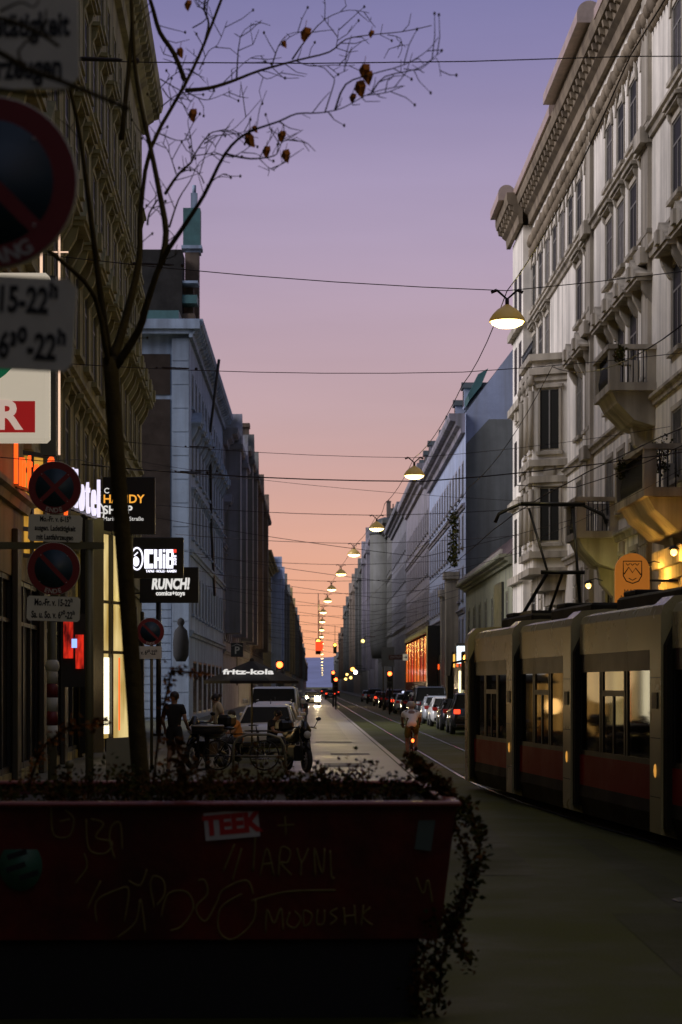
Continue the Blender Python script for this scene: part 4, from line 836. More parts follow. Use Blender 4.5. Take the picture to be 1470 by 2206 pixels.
# two stacked signs on the post beyond the planter
Yp = 23; t = thing('double_parking_sign', 'post with a no-stopping sign above a no-parking sign, both reading ENDE with time plates', 'sign', P(193, 1478, Yp)-Vector((0,0,1.86)))
q = lambda px, py: P(px, py, Yp)-P(193,1478,Yp)+Vector((0,-.06,1.86))
tl = R(2)
disc_sign(t, .305, 'stop', 'ENDE', T(*q(120,1052)) @ RY(tl)); disc_sign(t, .305, 'park', 'ENDE', T(*q(118,1226)) @ RY(tl))
plate(t, .62, .31, [('Mo.-Fr. v. 6-15ʰ', .085), ('ausgen. Ladetätigkeit', .085), ('mit Lastfahrzeugen', .085)], T(*q(121,1139)) @ RY(tl), 0, .66)
plate(t, .61, .285, [('Mo.-Fr. v. 15-22ʰ', .11), ('Sa. u. So. v. 6³⁰-22ʰ', .11)], T(*q(117,1312)) @ RY(tl), 0, .58)
b = MD(M_post); b.tube([(0,0,0),(0,0,3.78)], .048, seg=12); b.build('post', t)
b = MD(M_post); b.box(-1.05, .17, -.05, -.0, 3.44, 3.52); b.box(-.45, -.35, -.045, -.005, 2.6, 4.2); b.build('sign_arm', t)
# third, small
t = thing('small_parking_sign', 'small distant no-parking sign with a half-hidden time plate, left of the standing man', 'sign', P(327, 1478, 44)-Vector((0,0,1.86)))
disc_sign(t, .305, 'park', 'ENDE', T(-.02,-.06,3.06)); plate(t, .56, .28, [('v. 6³⁰-22ʰ', .13)], T(-.05,-.06,2.6), 0, .7)
b = MD(M_post); b.tube([(0,0,0),(0,0,3.35)], .035, seg=10); b.build('post', t)
# striped bollard post
t = thing('striped_marker_post', 'grey post with red and white bands below the stacked signs', 'post', P(113, 1478, 24)-Vector((0,0,1.86)))
b = MD(M_post); b.tube([(0,0,0),(0,0,2.9)], .055, seg=12); b.build('post', t)
for i in range(5): b = MD(M_signw if i % 2 == 0 else M_signr); b.lathe([(.067,0),(.067,.165)], seg=14, o=(0,0,1.22+i*.168)); b.build('band', t)
b = MD(M_signw); b.ball((0,0,2.1), (.09,.09,.1), seg=12); b.build('knob', t)
# chain of slim posts near the shop front
for i, px in enumerate((150, 72)): 
    b = MD(M_post); b.tube([(0,0,0),(0,0,1.0)], .03, seg=8); b.ball((0,0,1.03), .05, seg=8); o = b.build('bollard'); o.location = P(px,1478,21+i)-Vector((0,0,1.86)); tag(o, ['thin olive bollard right of the striped post','thin olive bollard left of the striped post'][i], 'bollard', 'bollards by the shop')
# lit supermarket box and neon rail
M_box = mat('sign_box_white_lit', (.5,.48,.42), .4, var=.1, emit=(1,.86,.66), es=.42)
t = thing('lit_box_sign', 'lit white box sign with green ring and red panel at the left edge', 'sign', P(-70, 772, 28))
u = 28/F; W2, H2 = 178*u, 182*u; b = MD(M_box); b.box(-W2, W2, -.12, .12, -H2, H2, b=.05); b.build('sign_box', t)
g = MD(mat('sign_green', (.01,.12,.05), .4, emit=(.01,.16,.07), es=.4)); n = 40; v = []
for k in range(n): a = 2*PI*k/n; v += [(-.1+.93*math.cos(a),-.126,.32+.80*math.sin(a)), (-.1+.76*math.cos(a),-.126,.32+.64*math.sin(a))]
g.poly(v, [(2*k,2*k+1,(2*k+3) % (2*n),(2*k+2) % (2*n)) for k in range(n)]); g.build('green_ring', t)
rp = MD(mat('sign_red_lit', (.25,.01,.01), .4, emit=(.55,.02,.02), es=.4)); rp.box(-W2+.02, W2-.19, -.127, -.121, -H2+.13, -H2+.57); rp = rp.build('name_panel', t)
textmesh('SPAR', .56, mat('sign_letter_lit', (.6,.5,.45), .4, emit=(1,.75,.62), es=.45), 'lettering', rp, T(W2-1.02, -.130, -H2+.355), .002, bold=.02, sx=1.0)
b = MD(M_darkframe); b.box(-3.2, -W2, -.03, .03, .3, .4); b.box(-3.2, -W2, -.03, .03, -.5, -.4); b.build('bracket', t)
t = thing('neon_tube', 'tall thin pinkish-white neon line running up behind the round near sign', 'neon light', P(128, 980, 31))
b = MD(glow('neon_white', (1,.66,.46), 1.0)); b.tube([(0,0,0),(0,0,(980-500)*31/F)], .018, seg=8); b.tube([(-.28,0,(980-595)*31/F),(-.28,0,(980-540)*31/F)], .022, seg=8); b.tube([(-.12,0,(980-543)*31/F),(.14,0,(980-543)*31/F)], .012, seg=6); b.build('tube', t)
b = MD(M_darkframe); b.box(-.3, -.06, .04, .2, 0, 2.8); b.build('mounting_strip', t)
# hotel sign: letters one by one on a rail
t = thing('hotel_sign', 'glowing hotel sign with red letters at the left and white letters at the right', 'sign', P(28, 1042, 36), 0)
A, B = P(28, 1042, 36), P(214, 1118, 41); _, a2 = frame_of(A, B); Ls = math.hypot(B.x-A.x, B.y-A.y); drop = (B.z-A.z); t.rotation_euler = (0, 0, a2)
M_nr = glow('neon_red', (1,.085,.008), 1.9); M_nw = glow('neon_letter_white', (.85,.78,1), 1.1); M_side = mat('letter_side', (.30,.22,.22), .5, emit=(.6,.4,.45), es=.25)
chars = 'InterCityHotel'; wd = {'I':.5,'i':.45,'t':.7,'l':.45,'r':.75}; tot = sum(wd.get(c, 1.05) for c in chars); x = 0
# the letters stand on a rail that falls slightly and look toward the camera
for i, c in enumerate(chars):
    w = wd.get(c, 1.05)*Ls/tot; xc = x+w/2; x += w
    m = T(xc, -.02, .36+drop*xc/Ls); textmesh(c, 1.12 if c in 'ItelCH' else 1.12, M_nr if i < 9 else M_nw, 'letter', t, m, .03, bold=.004, sx=.72*Ls/tot/.62*.9)
b = MD(M_darkframe); 
for k in range(14): x0 = Ls*k/14; b.box(x0, x0+Ls/14, .05, .12, drop*(k+.5)/14-.03+.02, drop*(k+.5)/14+.05)
b.build('rail', t)
lamp_light('neon_light', (1.5,-.5,.4), 14, (1,.2,.04), .5, parent=t); lamp_light('neon_light', (6,-.5,0), 14, (.9,.8,1), .4, parent=t)
# projecting signs
def panel_sign(name, label, px0, px1, py0, py1, Y, fn, bracket=True):
    t = thing(name, label, 'sign', P((px0+px1)/2, (py0+py1)/2, Y)); u = Y/F; w, h = (px1-px0)*u/2, (py1-py0)*u/2
    b = MD(M_black); b.box(-w, w, -.09, .09, -h, h, b=.02); o = b.build('sign_panel', t)
    if bracket: b = MD(M_darkframe); b.box(-w-1.2, -w-.001, -.03, .03, h*.5, h*.5+.06); b.box(-w-1.2, -w-.001, -.03, .03, -h*.5, -h*.5+.06); b.build('bracket', t)
    fn(o, w, h, u); return t
M_lo = glow('sign_orange', (1,.42,.05), 1.0); M_lw2 = glow('sign_white', (.85,.82,.78), .85); M_lwh = glow('sign_white_bright', (.88,.86,1), 1.7); M_lr = glow('sign_red', (1,.05,.03), 1.2)
def f1(o, w, h, u):
    textmesh('HANDY', .34, M_lo, 'lettering', o, T(-w+.0, -.095, h*.22), .002, 'LEFT', .006); textmesh('SHOP', .34, M_lw2, 'lettering', o, T(-w+.0, -.095, -h*.16), .002, 'LEFT', .008)
    textmesh('Mariahilfer Straße', .165, M_lw2, 'lettering', o, T(-w+.0, -.095, -h*.46), .002, 'LEFT')
    b = MD(M_lw2); c = [(-w-.30+.33*math.cos(a), -.1, -h*.25+.36*math.sin(a)) for a in [2*PI*k/24 for k in range(25)]]; b.tube(c, .022, seg=5, cap=False)
    b.tube([(-w-.6,-.1,-h*.25),(-w-.0,-.1,-h*.25)], .016, seg=5); b.tube([(-w-.3,-.1,-h*.25-.36),(-w-.3,-.1,-h*.25+.36)], .016, seg=5)
    for dx, dz in ((-.12,h*.42),(.12,h*.52)): b.tube([(-w+dx+.07*math.cos(a), -.1, dz+.07*math.sin(a)) for a in [R(40)+R(280)*k/10 for k in range(11)]], .014, seg=5)
    b.build('globe_emblem', o)
panel_sign('phone_shop_sign', 'black projecting sign with orange and white letters of a mobile phone shop', 223, 335, 1028, 1152, 58, f1)
def f2(o, w, h, u):
    X = lambda px: (px-340)*u; Z = lambda py: (1202-py-2)*u
    def bar(a, b_, c, d, m): k = MD(m); k.box(X(a), X(b_), -.098, -.091, Z(d), Z(c)); return k
    k = bar(312,322,1182,1223,M_lwh)
    for (a, b_, c, d) in ((322.2,331,1182,1192),(322.2,331,1213,1223),(333,339.5,1182,1223),(339.7,343,1199,1206),(343.2,350,1182,1223),(352,357,1192,1223),(352,357,1182,1188),(359,365,1182,1223),(365.2,374,1182,1189),(365.2,374,1199,1205),(365.2,374,1216,1223),(370,375,1189.2,1198.8),(370,375,1205.2,1215.8)): k.box(X(a), X(b_), -.098, -.091, Z(d), Z(c))
    k.build('lettering', o)
    k = bar(374,381,1182,1189,M_lr); k.build('red_mark', o); textmesh('SUSHI', .14, M_lwh, 'lettering', o, T(X(378), -.095, Z(1205)) @ RY(R(-90)), .002, bold=.004, sx=.9)
    textmesh('TAPAS · ROLLS · RAMEN', .115, M_lwh, 'lettering', o, T(X(348), -.095, Z(1229)), .002, bold=.004, sx=.82)
    k = MD(M_lwh); c = [(X(296)+.19*math.cos(a), -.1, Z(1202)+.36*math.sin(a)) for a in [2*PI*j/28 for j in range(29)]]; k.tube(c, .028, seg=5, cap=False); k.ball((X(294),-.1,Z(1208)), (.11,.01,.17), seg=12); k.tube([(X(290),-.1,Z(1196)),(X(298),-.1,Z(1188))], .02, seg=5); k.build('round_emblem', o)
panel_sign('sushi_sign', 'black projecting sign with bright blocky white letters and a small red mark', 284, 396, 1158, 1246, 66, f2)
def f3(o, w, h, u):
    textmesh('RUNCH!', .56, M_lw2, 'lettering', o, T(.05, -.095, .03), .002, bold=.028, shear=.15, sx=.66); textmesh('comics+toys', .23, M_lw2, 'lettering', o, T(.05, -.095, -.31), .002, bold=.010, sx=.92)
panel_sign('comics_shop_sign', 'black projecting sign with white comics and toys lettering, lowest of the three signs', 302, 428, 1222, 1299, 74, f3)
t = thing('sign_hanger_post', 'black post carrying the lowest projecting sign', 'post', P(342, 1478, 74.2)-Vector((0,0,1.86))); b = MD(M_black); b.tube([(0,0,0),(0,0,5.0)], .10, seg=10); b.box(-.2,.2,-.2,.2,0,.1); b.build('post', t)
# parking house sign on the far side wall
t = thing('parking_house_sign', 'dark square sign with a faint P under a roof line, above the parasol', 'sign', P(511, 1400, 112)); b = MD(mat('dark_blue_sign', (.008,.012,.018), .5)); u = 112/F; b.box(-13*u, 13*u, -.05, .05, -15*u, 15*u); o = b.build('sign_panel', t)
textmesh('P', .58, mat('faint_white', (.35,.35,.33), .5), 'lettering', o, T(0,-.055,-.04), .002, bold=.01); b = MD(MATS['faint_white']); b.tube([(-.3,-.055,.2),(0,-.055,.33),(.3,-.055,.2)], .018, seg=5); b.build('roof_mark', o)
b = MD(M_post); b.tube([(0,.08,-2),(0,.08,.3)], .04, seg=6); b.build('post', t)
# dark hanging wall figure (shop emblem) on the corner house
b = MD(M_dark); b.lathe([(.02,2.3),(.16,2.2),(.2,2.0),(.12,1.85),(.34,1.6),(.42,1.0),(.40,.3),(.25,0)], seg=12); o = b.build('wall_lantern'); o.location = P(390, 1425, 104); tag(o, 'dark elongated lantern silhouette hanging at the corner of the pale blue house', 'lantern')
# direction sign on the right
t = thing('direction_sign', 'street direction sign with a white arrow panel before the red glow', 'sign', P(840, 1478, 150)-Vector((0,0,1.86))); u = 150/F; z = lambda py: 1.86+(1478-py)*u; x = lambda px: (px-840)*u
b = MD(mat('sign_grey_sheet', (.16,.17,.15), .5)); b.box(x(822), x(850), 0, .06, z(1436), z(1394)); b.build('back_panel', t)
b = MD(mat('sign_brown_red', (.10,.03,.02), .5)); b.box(x(838), x(868), -.06, -.001, z(1421), z(1411)); o = b.build('name_panel', t); textmesh('ZENTRUM', .26, M_lw, 'lettering', o, T(x(853), -.063, z(1416)), .002, sx=.75)
b = MD(mat('sign_pale', (.6,.56,.46), .5, emit=(.8,.7,.5), es=.25)); b.box(x(868.2), x(879), -.07, -.001, z(1423), z(1409)); o = b.build('arrow_panel', t)
b = MD(M_letter); b.box(x(870), x(876), -.076, -.071, z(1416.6), z(1415.4)); b.prism_y([(x(874.2),z(1419.5)),(x(877.4),z(1416)),(x(874.2),z(1412.5))], -.077, -.071); b.build('arrow', o)
for px in (826, 846): b = MD(M_post); b.tube([(x(px),.1,0),(x(px),.1,z(1394))], .05, seg=8); b.build('post', t)
# ---------------- traffic lights and lit things along the street
def traffic(px, py, Y, col, label, hang=False):
    t = thing('traffic_light', label, 'traffic light', P(px, py, Y), 0, 'traffic lights down the street')
    b = MD(M_black); b.box(-.2, .2, -.12, .12, -.9, .3, b=.03); b.build('housing', t)
    for i, zz in enumerate((.08,-.3,-.68)):
        m = glow('signal_'+col, {'red':(1,.10,.02),'amber':(1,.42,.05)}[col], 9) if i == 0 else M_dark; k = MD(m); k.ball((0,-.13,zz), (.15,.03,.15), seg=14); k.build('lens', t)
    b = MD(M_black)
    if hang: b.tube([(0,0,.3),(0,0,9.0-P(px,py,Y).z)], .03, seg=6)
    else: b.tube([(.0,.16,.2),(.0,.16,-P(px,py,Y).z)], .07, seg=8)
    b.build('pole', t)
traffic(686, 1384, 150, 'amber', 'hanging traffic light glowing orange in the middle of the street', True)
t = thing('red_hanging_sign', 'red square sign hanging under the glowing orange light', 'sign', P(688, 1390, 149)); b = MD(glow('red_lit_panel', (1,.08,.02), 1.1)); b.box(-.28,.28,.0,.06,-.42,.28); b.build('panel', t); b = MD(M_black); b.tube([(0,.03,.28),(0,.03,3.4)], .02, seg=5); b.build('hanger', t)
traffic(722, 1391, 230, 'amber', 'small bright light hung at the right of the street over the lamps', True)
traffic(718, 1451, 190, 'red', 'red traffic light at the far crossing, right of the hill')
traffic(603, 1436, 92, 'red', 'small red traffic light just over the parasol edge')
traffic(840, 1454, 140, 'red', 'red traffic light left of the red shop')
traffic(724, 1466, 170, 'red', 'red traffic light low at the far crossing')
traffic(1008, 1424, 62, 'amber', 'amber traffic light beside the tram front')
for i, (px, py, Y, c_, s) in enumerate([(760,1442,240,(1,.30,.05),8),(766,1448,235,(1,.85,.8),8),(748,1453,250,(1,.6,.15),4),(756,1460,240,(1,.6,.15),4),(745,1463,245,(1,.6,.15),4),(782,1381,200,(1,.7,.2),4)]):
    t = thing('shop_lantern', ['orange lantern highest of the cluster outside the far right shops','white lantern beside the orange one outside the far right shops','small yellow lantern, left of the cluster at the far right shops','small yellow lantern low in the cluster at the far right shops','lowest left yellow lantern at the far right shops','single yellow lantern high on the dark turreted house'][i], 'lantern', P(px,py,Y), 0, 'lanterns on the far right side')
    b = MD(glow('lantern_%d' % i, c_, s)); b.ball((0,0,0), .24 if i < 2 else .17, seg=12); b.build('globe', t); b = MD(M_black); b.tube([(0,0,.2),(.3,0,.5),(1.2,0,.4)], .04, seg=6); b.build('bracket', t)
# red glass front of the shop house
M_red = litpane('red_lit_shop_glass', (1,.17,.01), (.62,.03,.006), .62, .05)
t = thing('red_glass_shopfront', 'tall glowing red and orange glass shopfront on the right side', 'shopfront', (XR(205), 205, 0), frame_of((XR(205),205),(XR(160),160))[1])
LR = 45
for i in range(8):
    g = MD(M_red if i % 3 != 2 else litpane('red_lit_glass_deep', (.8,.04,.01), (.35,.012,.006), .55, .05)); g.box(.2+i*LR/8, (i+1)*LR/8, -.9, -.82, .5, 6.2); g.build('pane', t)
b = MD(M_black)
for i in range(9): b.box(i*LR/8-.02, i*LR/8+.1, -.96, -.05, .14, 6.4)
for i in range(40): b.box(i*LR/40, i*LR/40+.3, -.95, -.905, .14, 2.4)
b.box(-.05, LR+.5, -1.02, -.02, 6.401, 6.8); b.box(LR+.3, LR+2.2, -1.3, -.05, .14, 6.8); b.build('frame', t)
t = thing('red_lit_kiosk', 'dark shopfront with small red lamps between the red glass shop and the tram', 'shopfront', (XR(158), 158, 0), frame_of((XR(158),158),(XR(112),112))[1])
b = MD(M_black); b.box(0, 44, -.5, -.05, .14, 4.4); b.build('frame', t)
random.seed(5)
for i in range(12):
    x0 = 2+i*3.5; c_ = [M_nr, glow('dim_red', (1,.06,.02), 1.2), glow('shop_amber', (1,.5,.08), 1.4)][i % 3]
    k = MD(c_); z0 = random.choice((1.2, 2.6, 3.3)); k.box(x0, x0+.35+.3*(i % 2), -.58, -.501, z0, z0+(.9 if i % 2 else .4)); k.build('shop_light', t)
k = MD(glow('white_slot', (1,.9,.5), 2.0)); k.box(26, 27.2, -.66, -.59, .2, 3.0); k.build('lit_column', t)
t = thing('white_lit_canopy', 'bright white lit shop canopy just left of the tram front', 'canopy', P(1000, 1425, 104)); b = MD(glow('cool_white_panel', (.80,.92,1), 1.5)); b.box(-.35,.7,-.6,.6,-.1,.8); b.box(.1,.7,-.5,.5,-1.6,-.1); b.build('lit_panel', t); b = MD(M_darkframe); b.box(-.45,1.4,-.7,.7,.8,.95); b.build('roof', t)
# lit blue-white and red goods behind the left shop glass
t = thing('red_neon_display', 'red neon display with a small bluish screen in a dark shop window', 'display', P(158, 1390, 38)); M_nd = litpane('neon_display', (.9,.03,.012), (.08,.003,.003), .8, 3.5)
b = MD(M_nd); b.box(-.18,.0,-.05,.0,-.25,.45); b.box(.05,.2,-.05,.0,-.45,.2); b.build('display_panel', t); b = MD(glow('blue_screen', (.3,.45,1), 1.4)); b.box(-.02,.08,-.07,-.051,-.05,.12); b.build('screen', t); b = MD(M_darkframe); b.box(-.22,.24,.001,.08,-.8,.6); b.build('frame', t)
t = thing('yellow_lit_window_wall', 'warm yellow lit upper windows with dark mullions behind the hotel sign', 'window wall', P(28, 1075, 39.5), R(60))
b = MD(litpane('yellow_room', (.75,.38,.05), (.18,.08,.01), .8, 1.0)); b.box(-1.1, 1.0, .0, .05, -1.1, .9); b.build('pane', t); b = MD(M_darkframe)
for k in range(6): x0 = -1.15+k*.42; b.box(x0, x0+.06, -.06, -.001, -1.15, .95)
for z0 in (-1.15,-.62,-.05,.55,.9): b.box(-1.15, 1.05, -.08, -.0601, z0, z0+.09)
b.build('frame', t)
# bright tall shop window next to the pole
t = thing('bright_shop_window', 'tall cream-lit shop window with pictures between the sign post and the tree trunk', 'shop window', P(238, 1478, 52)-Vector((0,0,1.86)), R(72))
b = MD(litpane('cream_lit', (.95,.72,.30), (.5,.32,.08), .8, .7)); b.box(-.62, 1.15, 0, .06, .5, 5.8); b.build('pane', t)
b = MD(glow('cream_tube', (1,.86,.55), 2.4)); b.box(-.6, -.18, -.05, -.001, .62, 2.6); b.build('light_panel', t)
b = MD(M_darkframe)
for x0 in (-.12,1.15): b.box(x0, x0+.1, -.1, .1, .15, 5.9)
b.box(-1.6, -.621, -.1, .1, .15, 6.2)
for z0 in (2.7,4.0,5.8): b.box(-.62, 1.15, -.09, -.051, z0, z0+.08)
b.build('frame', t)
k = MD(M_nr); k.tube([(.3,-.12,.7),(.3,-.12,2.6)], .02, seg=6); k.build('red_strip', t)
lamp_light('window_light', (0,-1.2,2.2), 22, (1,.72,.36), .8, parent=t)
# ================================================================ parasol
t = thing('parasol', 'black square advertising parasol with white lettering over the pavement seats', 'parasol', P(543, 1478, 52)-Vector((0,0,1.86)))
u = 52/F; b = MD(mat('black_canvas', (.014,.014,.016), .85)); rr = 1.32; zr_, zt = 1.86+8*u, 1.86+56*u
n = 8; v = [(0,0,zt)]; ring = [(rr*math.cos(2*PI*(k+.5)/n), rr*math.sin(2*PI*(k+.5)/n)) for k in range(n)]
mid = [(x*.5, y*.5, zr_+(zt-zr_)*.54) for x, y in ring]
v += mid+[(x, y, zr_+.04) for x, y in ring]+[(x, y, zr_-.03) for x, y in ring]
f = [(0,1+k,1+(k+1) % n) for k in range(n)]+[(1+k,1+n+k,1+n+(k+1) % n,1+(k+1) % n) for k in range(n)]+[(1+n+k,1+2*n+k,1+2*n+(k+1) % n,1+n+(k+1) % n) for k in range(n)]
b.poly(v, f); b.ball((0,0,zt), .06); o = b.build('canopy', t)
# lettering lies on the sloping front panel
sl_ = math.atan2((zt-zr_)*.6-.0, rr*.5*math.cos(PI/8)); textmesh('fritz-kola', .36, M_lw2, 'lettering', o, T(-.05, -rr*.70, zr_+(zt-zr_)*.42+.02) @ RX(-(R(90)-sl_)), .003, bold=.012, sx=1.0)
b = MD(M_post); b.tube([(0,0,.05),(0,0,zt-.05)], .025, seg=8); b.build('pole', t); b = MD(M_dark); b.lathe([(.32,0),(.32,.06),(.1,.09),(.06,.3)], seg=16); b.build('base', t)
b = MD(M_post)
for x, y in ring: b.tube([(0,0,zr_+.05),(x*.55,y*.55,zr_+(zt-zr_)*.5)], .012, seg=5)
b.build('rib', t)
# ================================================================ people
def skin(name, verts, edges, m, parent, sub=2):
    me = bpy.data.meshes.new(name); me.from_pydata([v[:3] for v in verts], edges, []); me.materials.append(m)
    o = link(name, me, parent); md = o.modifiers.new('Skin', 'SKIN'); md.use_smooth_shade = True
    sv = me.skin_vertices[0].data
    for i, v in enumerate(verts): r = v[3]; sv[i].radius = r if isinstance(r, tuple) else (r, r); sv[i].use_root = (i == 0)
    s2 = o.modifiers.new('Sub', 'SUBSURF'); s2.levels = sub; s2.render_levels = sub; return o
def bake(o):
    dg = bpy.context.evaluated_depsgraph_get(); dg.update(); me = bpy.data.meshes.new_from_object(o.evaluated_get(dg)); o.modifiers.clear(); o.data = me
M_skin = mat('skin', (.26,.15,.10), .55, var=.1, scale=6)
def person(label, loc, rz, J, top, bottom, hairc, topm, botm, sleeves=True, legs='short', helmet=None, shoe=None, group=None):
    """J: joints in metres, x right, y forward is -y. pelvis chest neck head, and pairs for shoulder elbow hand hip knee ankle toe"""
    t = thing('person', label, 'person', loc, rz, group)
    V = []; E = []; idx = {}
    def add(n, p, r, par=None):
        idx[n] = len(V); V.append((*p, r)); 
        if par is not None: E.append((idx[par], idx[n]))
    def lerp(a, b, t_): return tuple(a[i]+(b[i]-a[i])*t_ for i in range(3))
    add('pelvis', J['pelvis'], .13); add('waist', lerp(J['pelvis'], J['chest'], .5), .115, 'pelvis'); add('chest', J['chest'], (.15,.12), 'waist'); add('neck', J['neck'], .055, 'chest')
    hd = J['head']; nk = J['neck']; add('jaw', lerp(nk, hd, .55), .072, 'neck'); add('head', hd, (.085,.095), 'jaw'); add('crown', lerp(nk, hd, 1.5), .065, 'head')
    for s in 'LR':
        add('sh'+s, J['sh'+s], .058, 'chest'); add('el'+s, J['el'+s], .042, 'sh'+s); add('wr'+s, J['ha'+s], .028, 'el'+s)
        d = Vector(J['ha'+s])-Vector(J['el'+s]); d.normalize(); hp = Vector(J['ha'+s])+d*.07; add('pm'+s, tuple(hp), (.036,.02), 'wr'+s)
        side = d.cross(Vector((0,1,0))); side = side.normalized() if side.length > .2 else Vector((1,0,0))
        for k, (o_, l_) in enumerate(((-.028,.065),(-.01,.078),(.010,.074),(.028,.058))):
            k1 = hp+d*.035+side*o_; add('f%d%s' % (k, s), tuple(k1), .010, 'pm'+s); add('g%d%s' % (k, s), tuple(k1+d*l_*.9+Vector((0,-.014,0))), .008, 'f%d%s' % (k, s))
        add('th'+s, tuple(hp-d*.02+side*.045+Vector((0,-.02,0))), .011, 'wr'+s); add('ti'+s, tuple(hp+d*.03+side*.055+Vector((0,-.035,0))), .009, 'th'+s)
        add('hp'+s, J['hp'+s], .085, 'pelvis'); add('kn'+s, J['kn'+s], .055, 'hp'+s); add('ca'+s, lerp(J['kn'+s], J['an'+s], .3), .056, 'kn'+s); add('an'+s, J['an'+s], .036, 'ca'+s); add('to'+s, J['to'+s], (.042,.03), 'an'+s)
    o = skin('body', V, E, M_skin, t); bake(o)
    # face: nose and ears
    f = MD(M_skin); hv = Vector(hd); fw = Vector(J.get('face', (0,-1,0))).normalized(); sd = fw.cross(Vector((0,0,1))).normalized()
    f.tube([hv+fw*.075+Vector((0,0,.02)), hv+fw*.112-Vector((0,0,.02))], [.01,.016], seg=6)
    for s_ in (-1, 1): f.ball(tuple(hv+sd*.088*s_), (.014,.02,.03), seg=8)
    f.build('face', t); f = MD(M_dark)
    for s_ in (-1, 1): f.ball(tuple(hv+fw*.088+sd*.033*s_+Vector((0,0,.015))), .009, seg=6)
    f.tube([hv+fw*.088+sd*-.025-Vector((0,0,.055)), hv+fw*.092-Vector((0,0,.057)), hv+fw*.088+sd*.025-Vector((0,0,.055))], .005, seg=5); f.build('eyes_and_mouth', t)
    # hair
    h = MD(mat('hair_'+hairc, {'dark':(.015,.010,.008),'brown':(.05,.025,.012),'grey':(.12,.11,.10)}[hairc], .6)); c = hv-fw*.018+Vector((0,0,.03))
    h.ball(tuple(c), (.100,.108,.105), seg=16)
    if J.get('bun'): h.ball(tuple(c-fw*.11+Vector((0,0,.05))), .055, seg=10)
    if not helmet: h.build('hair', t)
    else:
        h = MD(helmet); h.lathe([(.125,0),(.13,.03),(.115,.09),(.07,.13),(.01,.145)], seg=16, o=tuple(hv+Vector((0,0,.01)))); h.build('helmet', t)
    # clothes
    up = [(*lerp(J['pelvis'],J['chest'],-.3), .15), (*lerp(J['pelvis'],J['chest'],.5), (.145,.13)), (*J['chest'], (.225,.20)), (*lerp(J['chest'],J['neck'],.7), .09)]; ee = [(0,1),(1,2),(2,3)]
    for s in 'LR':
        k = len(up); up.append((*J['sh'+s], .078)); ee.append((2,k))
        if sleeves: up.append((*lerp(J['sh'+s],J['el'+s],.62), .066)); ee.append((k,k+1))
    o = skin('shirt', up, ee, topm, t); bake(o)
    lo = [(*lerp(J['pelvis'],J['chest'],.35), .135), (*J['pelvis'], .148)]; ee = [(0,1)]
    for s in 'LR':
        k = len(lo); lo.append((*J['hp'+s], .108)); ee.append((1,k)); q = .8 if legs == 'short' else 1
        lo.append((*lerp(J['hp'+s],J['kn'+s],q), .085 if legs == 'short' else .075)); ee.append((k,k+1))
        if legs == 'long': lo.append((*lerp(J['kn'+s],J['an'+s],.9), .055)); ee.append((k+1,k+2))
    o = skin('shorts' if legs == 'short' else 'trousers', lo, ee, botm, t); bake(o)
    for s in 'LR':
        b = MD(shoe or M_black); a_, b_ = Vector(J['an'+s]), Vector(J['to'+s]); b.tube([a_+(a_-b_)*.35-Vector((0,0,.035)), a_*.5+b_*.5-Vector((0,0,.01)), b_+(b_-a_)*.15-Vector((0,0,.0))], [.045,.052,.035], seg=10); b.build('shoe', t)
    return t
ST = dict(pelvis=(0,0,.95), chest=(0,0,1.30), neck=(0,0,1.49), head=(0,-.015,1.62), shL=(-.18,0,1.41), elL=(-.25,.02,1.13), haL=(-.26,-.04,.88), shR=(.18,0,1.41), elR=(.26,.02,1.13), haR=(.27,-.05,.88),
          hpL=(-.09,0,.88), knL=(-.10,-.01,.49), anL=(-.10,.02,.08), toL=(-.12,-.12,.04), hpR=(.09,0,.88), knR=(.11,-.03,.49), anR=(.13,.03,.08), toR=(.17,-.11,.04))
blk = mat('black_cotton', (.010,.010,.011), .95); wht = mat('white_cotton', (.88,.87,.86), .9, var=.05, emit=None); grn = mat('olive_shorts', (.10,.11,.02), .9); org = mat('warm_lit_cotton', (.55,.24,.07), .9); crm = mat('cream_top', (.55,.46,.32), .9); den = mat('dark_denim', (.02,.025,.04), .9)  # the seated man's light shirt has the warm light put into its orange colour
G = lambda px, Y, z=.14: Vector((P(px,1478,Y).x, Y, z))
j = dict(ST); j.update(anL=(-.16,.16,.10), toL=(-.19,.04,.04), knL=(-.13,.0,.50), haL=(-.24,-.16,1.0), elL=(-.26,.04,1.13), haR=(.24,-.1,.92), face=(.25,-1,0))
person('man in black T-shirt and shorts standing on the pavement, back half turned', G(376,42.4), R(165), j, 'black', 'black', 'dark', blk, blk)
j = dict(ST); j.update(pelvis=(0,.02,.92), chest=(.0,-.02,1.25), neck=(0,-.05,1.42), head=(0,-.08,1.55), knL=(-.1,-.28,.62), anL=(-.1,-.12,.25), toL=(-.1,-.25,.2), knR=(.1,-.05,.48), bun=1, elR=(.24,.12,1.06), haR=(.24,.16,.80), elL=(-.2,-.1,1.05), haL=(-.16,-.3,.95))
person('woman in a cream top with her hair up, leaning on a motorcycle and looking left', G(470,48), R(-80), j, 'cream', 'dark', 'dark', crm, den, True, 'long')
SIT = dict(pelvis=(0,.05,.50), chest=(0,-.03,.84), neck=(0,-.1,1.02), head=(0,-.17,1.13), shL=(-.18,-.05,.95), elL=(-.22,-.16,.70), haL=(-.12,-.38,.68), shR=(.18,-.05,.95), elR=(.22,-.16,.70), haR=(.12,-.38,.68),
           hpL=(-.09,.02,.48), knL=(-.11,-.40,.50), anL=(-.11,-.40,.10), toL=(-.11,-.54,.05), hpR=(.09,.02,.48), knR=(.11,-.40,.50), anR=(.11,-.36,.10), toR=(.12,-.50,.05))
